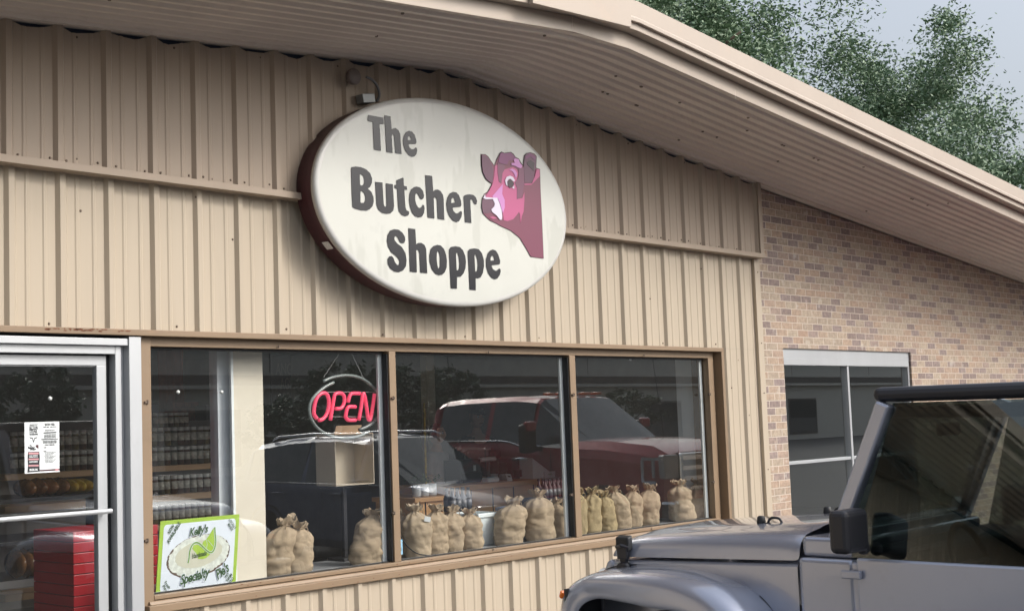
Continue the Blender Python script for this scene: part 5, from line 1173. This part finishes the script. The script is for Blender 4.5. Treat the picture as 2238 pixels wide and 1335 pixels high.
TR = [(-3.5, .94, .62, 1.30, 1.33, 0), (-3.45, .98, .60, 1.36, 1.39, 0), (-.98, 1.0, .60, 1.44, 1.46, 0), (-.96, 1.0, .48, 1.44, 1.46, 0), (-.86, 1.0, .48, 1.44, 1.93, 1), (-.82, 1.0, .48, 1.44, 1.96, 1), (-.72, 1.0, .48, 1.44, 1.985, 2), (-.40, 1.0, .48, 1.44, 2.01, 2), (.12, 1.0, .48, 1.44, 2.02, 3), (.19, 1.0, .48, 1.44, 2.02, 2), (.55, 1.0, .48, 1.42, 2.02, 2), (.86, 1.0, .48, 1.39, 1.99, 3), (.92, 1.0, .48, 1.37, 1.975, 4), (1.55, .99, .5, 1.34, 1.45, 0), (2.0, .985, .5, 1.32, 1.44, 0), (2.60, .97, .52, 1.25, 1.38, 0), (2.80, .93, .55, 1.15, 1.28, 0)]
car('red_pickup', (14.0, -5.1, 0), 0, 'dark red crew cab pickup mirrored in the middle and right panes', 'paint_red', TR, (2.0, -2.45), .42, None, tx)

# grey off-roader in the foreground
J = Vector((6.27, -2.12, 0)); jp = empty('jeep', J, 0, 'grey metallic boxy off-roader parked nose-in in front of the window', 'car')
jp.name = 'off_roader'
def hw_(y): return .585+(.70-.585)*min(1, max(0, (-y-.05)/1.15))
def zg(y): return 1.010+.050*min(1, -y/1.2)
rows = []
for y in (-.095, -.108, -.128, -.16, -.21, -.30, -.45, -.65, -.85, -1.05, -1.19, -1.225):
    w0 = hw_(y)-.03*math.exp(-(-y-.095)/.03); g_ = zg(y)+.006; f = 1-math.exp(-(-y-.088)/.05); tp = .026+(.088+.024*min(1, -y))*f; 
    if y < -1.2: tp -= .004
    half = [(w0, g_), (w0-.004, g_+tp*.30), (w0-.018, g_+tp*.58), (w0-.050, g_+tp*.78), (w0-.11, g_+tp*.89), (w0-.22, g_+tp*.97), (w0-.24, g_+tp*1.05), (w0-.40, g_+tp*1.10), (0, g_+tp*1.14)]
    rows.append([(-x, y, z) for x, z in half]+[(x, y, z) for x, z in half[-2::-1]])
b = MB(); b.grid(rows); b.add(rows[0], [tuple(range(len(rows[0])))]); hood = b.build('hood', 'paint_grey', jp, smooth=True, sub=1)
# lower front body (fender sides + grille shell)
rows = []
for y in (-.03, -.05, -.12, -.30, -.60, -.90, -1.215):
    w0 = hw_(y)+.004-(.02 if y > -.04 else 0); t_ = zg(y)-.009
    q_ = -.075 if y > -.08 else (-.04 if y > -.2 else 0)
    rows.append([(-w0+.02, y, .60), (-w0-.002, y, .66), (-w0, y, .8), (-w0, y+q_, t_-.012), (-w0+.012, y+q_, t_), (w0-.012, y+q_, t_), (w0, y+q_, t_-.012), (w0, y, .8), (w0+.002, y, .66), (w0-.02, y, .60)])
b = MB(); b.grid(rows); b.add(rows[0], [tuple(range(10))]); b.build('front_body', 'paint_grey', jp, bevel=.004)
b = MB(); b.prism([(.015, .62), (.010, .82), (-.070, 1.003), (-.12, 1.003), (-.09, .62)], -.585, .585, 'x'); b.build('grille', 'paint_grey', jp, bevel=.025, seg=3)
for k in range(7): b = MB(); x = (k-3)*.105; b.prism([(.0155, .68), (.0125, .82), (-.045, .955), (-.050, .955), (.004, .81), (.010, .68)], x-.028, x+.028, 'x'); b.build('grille_slot', 'black_plastic', jp)
for sd_ in (-1, 1): b = MB(); b.lathe([(.085, .0), (.085, .03), (.05, .04)], 20, (sd_*.475, .0, .86), 'y'); b.build('headlight', 'lamp_glass', jp)
# fender flares
def flare(sd_):
    path = smooth_path([(0, .065, .70), (0, .055, .80), (0, .01, .885), (0, -.10, .948), (0, -.28, .975), (0, -.50, .985), (0, -.72, .975), (0, -.90, .935), (0, -1.03, .86), (0, -1.11, .76), (0, -1.15, .66)], 4)
    cr_ = [(0, .010), (.08, .008), (.16, .002), (.225, -.010), (.262, -.030), (.282, -.062), (.290, -.115), (.286, -.150), (.272, -.152), (.255, -.06), (.0, -.03)]
    rows = []; cy, cz = -.56, .52
    for i, p in enumerate(path):
        q = Vector((0, cy-p.y, cz-p.z)).normalized(); w0 = hw_(min(-.05, p.y)) if p.y < -.05 else .59
        rows.append([(sd_*(w0+dx), p.y-q.y*dz, p.z-q.z*dz) for dx, dz in cr_])
    b = MB(); b.grid([r_+[r_[0]] for r_ in rows]); b.add(rows[0], [tuple(range(len(cr_)))]); b.add(rows[-1], [tuple(range(len(cr_)))]); o = b.build('fender_flare', 'paint_grey', jp, smooth=True)
    q = o.modifiers.new('wn', 'WEIGHTED_NORMAL')
    b = MB(); c = path[5]; b.obox((sd_*(.59+.205), .050, .842), (.030, 0, 0), (0, .008, .006), (0, -.006, .018)); b.build('turn_signal', 'amber', o, bevel=.008)
    b = MB(); rows2 = [[(sd_*(hw_(min(-.05, p.y))+.0035), p.y, p.z+.012), (sd_*(hw_(min(-.05, p.y))+.0035), p.y, p.z+.018)] for p in path[8:38]]; b.grid(rows2); b.build('seam', 'rubber', o, solid=.003)
for sd_ in (-1, 1):
    flare(sd_)
    b = MB(); b.box(sd_*.73-.14, sd_*.73+.14, -.03, -.01, .52, .88); b.build('inner_fender', 'black_plastic', jp)
b = MB(); b.box(-.93, .93, .02, .18, .50, .66); b.build('bumper', 'black_plastic', jp, bevel=.03, seg=3)
for y in (-.56, -3.0):
    for sd_ in (-1, 1): wheel(jp, sd_*.79, y, .40, .25, sd_)
# hood latch
for sd_ in (-1, 1):
    y = -.205; x = sd_*(hw_(y)+.012); g_ = zg(y)
    la = MB(); la.obox((x, y, g_+.075), (.020, 0, -.006*sd_), (0, .040, 0), (0, 0, .036)); o = la.build('hood_latch', 'rubber', jp, bevel=.008)
    b = MB(); b.tube([(x+sd_*.012, y-.036, g_+.055), (x+sd_*.026, y, g_+.066), (x+sd_*.012, y+.036, g_+.055)], .011, 6); b.build('catch', 'black_plastic', o)
    b = MB(); b.obox((x+sd_*.010, y, g_+.030), (.015, 0, 0), (0, .030, 0), (0, 0, .034)); b.build('strap', 'black_plastic', o, bevel=.004)
    b = MB(); b.obox((x+sd_*.006, y, g_-.012), (.012, 0, 0), (0, .018, 0), (0, 0, .028)); b.build('link', 'black_plastic', o, bevel=.003)
    b = MB(); b.lathe([(.006, -.004), (.022, 0), (.026, .012), (.020, .022), (.012, .024)], 14, (0, 0, 0), 'x'); q = b.build('cup', 'black_plastic', o, smooth=False, bevel=.002); q.location = (x-sd_*.004 if sd_ > 0 else x+.004, y, g_-.048); q.scale = (sd_*1.5, 1.7, 1.4)
# hood bump stop and tie loop
for px, nm in ((1664, 'bump_stop'), (1694, 'tie_loop')):
    for sd_ in ((-1, 1)):
        p_ = atX(px, 1142, 5.93); x = (p_.x-J.x)*(-sd_ if True else 1)*(1 if sd_ < 0 else 1); x = abs(p_.x-J.x)*sd_; y = p_.y-J.y; z = zg(y)+.006+.118
        z = zg(y)+.006+(.026+.088+.024*min(1, -y))*1.05-.002
        if nm == 'bump_stop':
            b = MB(); b.lathe([(.021, 0), (.022, .012), (.019, .034), (.012, .040)], 14); o = b.build(nm, 'rubber', jp, smooth=True); o.location = (x, y, z)
        else:
            b = MB(); b.tube(smooth_path([(x-.0, y+.038, z), (x, y+.030, z+.018), (x, y+.015, z+.027), (x, y-.015, z+.027), (x, y-.030, z+.018), (x, y-.038, z)], 3), .0065, 8); b.box(x-.012, x+.012, y-.052, y+.052, z-.003, z+.004); b.build(nm, 'black_plastic', jp)
# cowl, body tub, doors, windscreen, roof
b = MB(); b.box(-.735, .735, -1.50, -1.235, .62, 1.085); b.box(-.70, .70, -1.49, -1.24, 1.0855, 1.175); b.build('cowl', 'paint_grey', jp, bevel=.02, seg=3)
b = MB(); b.box(-.76, .76, -3.75, -1.5005, .46, .62); b.box(-.76, -.70, -3.75, -1.5005, .6205, 1.08); b.box(.70, .76, -3.75, -1.5005, .6205, 1.08); b.box(-.6995, .6995, -3.75, -3.68, .6205, 1.08); b.build('body_tub', 'paint_grey', jp, bevel=.01, seg=2)
b = MB(); b.box(-.69, .69, -1.72, -1.505, .80, 1.14); b.build('dashboard', 'black_plastic', jp, bevel=.04, seg=3)
sw_ = [(-.36+.17*math.cos(k*.3142), -1.86+.05*math.sin(k*.3142), 1.06+.16*math.sin(k*.3142)) for k in range(21)]
b = MB(); b.tube(sw_, .014, 8); b.tube([(-.36, -1.86, 1.06), (-.36, -1.70, .98)], .02, 8); b.tube([(-.52, -1.86, 1.06), (-.20, -1.86, 1.06)], .012, 6); b.build('steering_wheel', 'black_plastic', jp, smooth=True)
for x in (-.36, .36):
    for y0 in (-2.45, -3.25):
        b = MB(); b.box(x-.24, x+.24, y0, y0+.48, .66, .86); o = b.build('seat', 'grey_plastic', jp, bevel=.06, seg=3)
        b = MB(); b.obox((x, y0-.02, 1.10), (.23, 0, 0), (0, .06, 0), (0, -.07, .28)); b.build('backrest', 'grey_plastic', o, bevel=.05, seg=3)
        b = MB(); b.obox((x, y0-.10, 1.46), (.12, 0, 0), (0, .045, 0), (0, -.01, .08)); b.build('headrest', 'grey_plastic', o, bevel=.03, seg=3)
b = MB(); b.tube(smooth_path([(-.66, -2.62, 1.05), (-.62, -2.60, 1.62), (-.52, -2.60, 1.70), (.52, -2.60, 1.70), (.62, -2.60, 1.62), (.66, -2.62, 1.05)], 4), .032, 10); b.build('roll_bar', 'black_plastic', jp, smooth=True)
for sd_ in (-1, 1): b = MB(); b.tube([(sd_*.60, -1.68, 1.72), (sd_*.60, -3.6, 1.70)], .028, 8); b.build('roll_bar', 'black_plastic', jp, smooth=True)
b = MB(); b.box(-.11, .11, -1.66, -1.63, 1.60, 1.66); b.build('rear_view_mirror', 'black_plastic', jp, bevel=.01)
ws0, ws1 = (-1.40, 1.165), (-1.66, 1.76)
def bar(name, m, pts, r, par=jp): b = MB(); b.tube(pts, r, 8); return b.build(name, m, par, smooth=True)
for sd_ in (-1, 1):
    fr = MB(); fr.obox((sd_*.675, (ws0[0]+ws1[0])/2, (ws0[1]+ws1[1])/2), (.035, 0, 0), (0, .03, .012), (0, (ws1[0]-ws0[0])/2, (ws1[1]-ws0[1])/2))
    fr.build('windscreen_frame', 'paint_grey', jp, bevel=.01)
b = MB(); b.obox((0, ws0[0]-.01, ws0[1]+.01), (.64, 0, 0), (0, .03, 0), (0, 0, .03)); b.build('windscreen_base', 'paint_grey', jp, bevel=.008)
b = MB(); b.add([(-.64, ws0[0], ws0[1]), (.64, ws0[0], ws0[1]), (.60, ws1[0], ws1[1]), (-.60, ws1[0], ws1[1])], [(0, 1, 2, 3)]); b.build('windscreen', 'veh_glass', jp, solid=.006)
b = MB(); b.box(-.68, .68, -3.68, -1.60, 1.765, 1.83); b.build('roof', 'black_plastic', jp, bevel=.03, seg=3)
for sd_ in (-1, 1):
    b = MB(); b.box(sd_*.762-.012, sd_*.762+.012, -2.46, -1.53, .60, 1.10); d_ = b.build('front_door', 'paint_grey', jp, bevel=.01)
    b = MB(); b.add([(sd_*.755, -2.44, 1.10), (sd_*.755, -1.50, 1.10), (sd_*.665, -1.70, 1.76), (sd_*.665, -2.42, 1.76)], [(0, 1, 2, 3)]); b.build('window', 'veh_glass', d_, solid=.01)
    b = MB(); b.obox((sd_*.785, -2.32, .99), (.012, 0, 0), (0, .07, 0), (0, 0, .014)); b.build('handle', 'black_plastic', d_, bevel=.005)
    b = MB(); b.box(sd_*.762-.012, sd_*.762+.012, -3.30, -2.475, .60, 1.10); d2 = b.build('rear_door', 'paint_grey', jp, bevel=.01)
    b = MB(); b.add([(sd_*.755, -3.28, 1.10), (sd_*.755, -2.50, 1.10), (sd_*.665, -2.50, 1.76), (sd_*.665, -3.30, 1.76)], [(0, 1, 2, 3)]); b.build('window', 'veh_glass', d2, solid=.01)
    for y in (-1.60, ): 
        for z in (.80, 1.03): b = MB(); b.box(sd_*.79-.012, sd_*.79+.012, -1.56, -1.47, z-.018, z+.018); b.build('hinge', 'paint_grey', jp, bevel=.006)
    b = MB(); b.obox((sd_*.715, -2.46, 1.43), (.014, 0, 0), (0, .022, 0), (-sd_*.045, 0, .33)); b.build('pillar', 'black_plastic', jp)
    b = MB(); b.obox((sd_*.715, -3.31, 1.43), (.014, 0, 0), (0, .03, 0), (-sd_*.045, 0, .33)); b.build('pillar', 'black_plastic', jp)
    b = MB(); b.box(sd_*.93-.10, sd_*.93+.10, -1.63, -1.54, 1.14, 1.32); b.box(min(sd_*.78, sd_*.84), max(sd_*.78, sd_*.84), -1.61, -1.56, 1.12, 1.18); b.build('mirror', 'black_plastic', jp, bevel=.03, seg=3)
b = MB(); b.box(-.66, .66, -3.74, -3.69, 1.0805, 1.765); b.build('rear_window', 'veh_glass', jp)
bar('wiper', 'black_plastic', [(-.5, -1.37, 1.17), (.05, -1.395, 1.24)], .008)

# ------------------------------------------------------------------ trees
def tree(loc, H, cr, th, leaf, n_cl, per, ls, lab, grp, seed, cat='tree', cz=.62, cv=.42):
    rg = random.Random(seed); e = empty('tree', loc, 0, lab, cat, grp)
    b = MB(); tr = th; mid = H*.38
    b.tube(smooth_path([(0, 0, 0), (.1*cr*.2, 0, mid*.5), (0, .05, mid), (.05, 0, H*.62), (0, 0, H*.8)], 4), [tr*(1-.052*i) for i in range(17)], 8)
    lims = []
    for k in range(11):
        a = rg.uniform(0, 6.28); z0 = rg.uniform(.30, .68)*H; L = cr*rg.uniform(.6, .95); up_ = rg.uniform(.25, .8)*L
        q = [(0, 0, z0), (L*.4*math.cos(a), L*.4*math.sin(a), z0+up_*.5), (L*math.cos(a+.2), L*math.sin(a+.2), z0+up_)]; sp = smooth_path(q, 4); lims += sp[3:]
        b.tube(sp, [tr*.42*(1-.1*i) for i in range(len(sp))], 6)
    b.build('trunk', 'trunk', e, smooth=True)
    b = MB()
    for c in range(n_cl):
        d = Vector((rg.gauss(0, 1), rg.gauss(0, 1), rg.gauss(0, 1))).normalized()*(rg.uniform(.35, 1)**.6)
        cc_ = Vector((d.x*cr, d.y*cr, H*cz+d.z*H*cv*(1+.15*noise.noise(d*2+Vector((seed, 0, 0)))))); cs = cr*rg.uniform(.09, .20)
        cc_ *= 1+.12*noise.noise(d*3+Vector((0, seed, 0)))
        for k in range(int(per*rg.uniform(.6, 1.4))):
            o = Vector([max(-1.15, min(1.15, rg.gauss(0, q_))) for q_ in (.55, .55, .42)])*cs; p_ = cc_+o
            u_ = Vector((rg.uniform(-1, 1), rg.uniform(-1, 1), rg.uniform(-.8, .5))).normalized(); v_ = u_.cross(Vector((rg.uniform(-1, 1), rg.uniform(-1, 1), rg.uniform(-1, 1)))).normalized()
            s_ = ls*rg.uniform(.7, 1.3); b.add([p_-u_*s_, p_+v_*s_*.45, p_+u_*s_, p_-v_*s_*.45], [(0, 1, 2, 3)])
    b.build('crown', leaf, e, recalc=False)
    return e
tA = tree((19.5, 12.0, 0), 13.5, 5.0, .30, 'leaf', 300, 760, .060, 'tall leafy tree rising behind the gable just right of the roof peak', 'trees behind the shop', 3)
tB = copy_tree(tA); tB.location = (27.5, 13.5, -.4); tB.rotation_euler = (0, 0, 2.1); tB.scale = (1.05, 1.05, 1.0); tB['label'] = 'tall leafy tree right of the first one above the sloping eave'
tC = tree((33.0, 22.0, 0), 17.5, 6.5, .35, 'leaf_dark', 240, 420, .09, 'darker tall tree further back between the two nearer crowns', 'trees behind the shop', 8)
tD = copy_tree(tA); tD.location = (36.0, 11.0, -1.5); tD.rotation_euler = (0, 0, 4.0); tD['label'] = 'leafy tree at the far right edge behind the brick wall'
tE = copy_tree(tC); tE.location = (25.0, 24.0, 0); tE.rotation_euler = (0, 0, 1.2); tE['label'] = 'dark tall tree far behind the roof edge near the peak'
# across the parking lot (seen mirrored in the glass)
def mir(px, py, Yv): p_ = at(px, py, Yv); return Vector((p_.x, -Yv, p_.z))
SM = [(725, 792, 23, 1.35, 'small round tree across the lot mirrored behind the OPEN sign'), (612, 868, 21, 1.1, 'low bushy tree mirrored between the cream panel and OPEN sign'), (885, 800, 24, 1.5, 'dark tree mirrored at the left end of the middle pane'), (1000, 800, 25, 1.3, 'small tree mirrored above the pickup cab'), (1372, 849, 24, 1.5, 'round tree mirrored above the pickup windscreen'), (70, 800, 20, 1.1, 'dark tree mirrored at the top of the door glass')]
proto_s = None
for i, (px, py, Yv, cr, lab) in enumerate(SM):
    p_ = mir(px, py, Yv)
    if proto_s is None: t_ = proto_s = tree((0, 0, 0), 3.2, 1.3, .09, 'leaf_dark', 60, 70, .085, lab, 'small trees across the parking lot', 21, cz=.66, cv=.36)
    else: t_ = copy_tree(proto_s)
    t_.location = (p_.x, p_.y, 0); k = p_.z/3.25; t_.scale = (cr/1.3, cr/1.3, k); t_.rotation_euler = (0, 0, i*1.3); t_['label'] = lab
# building across the lot
ob = empty('opposite_building', (30, -31, 0), 0, 'long beige commercial building across the lot, mirrored in the windows', 'building')
bei = mat('beige stucco', (.78, .73, .64), .9, var=.06, grime=.2, gcol=(.3, .27, .22, 1)); dk = mat('dark fascia band', (.16, .145, .13), .8)
b = MB(); b.box(-60, 75, -8, 0, 0, 7.2); b.build('wall', bei, ob)
b = MB(); b.box(-60, 75, .001, .25, 3.15, 3.5); b.build('band', dk, ob); b = MB(); b.box(-60, 75, .001, .32, 3.02, 3.148); b.build('ledge', bei, ob)
for x in (-28, -16, -2, 12, 26, 40, 55): b = MB(); b.box(x-1.6, x+1.6, .001, .04, .3, 2.3); o = b.build('window', dk, ob); b = MB(); b.box(x-1.5, x+1.5, .0405, .05, .4, 2.2); b.build('pane', 'car_glass', o)
for x in (-22, -9, 5, 19, 33): b = MB(); b.box(x-.5, x+.5, .001, .06, 0, 2.2); b.build('door', dk, ob)
for k in range(14): b = MB(); x = -56+k*9.5; b.box(x-.02, x+.02, .001, .012, 3.6, 7.1); b.build('panel_joint', dk, ob)
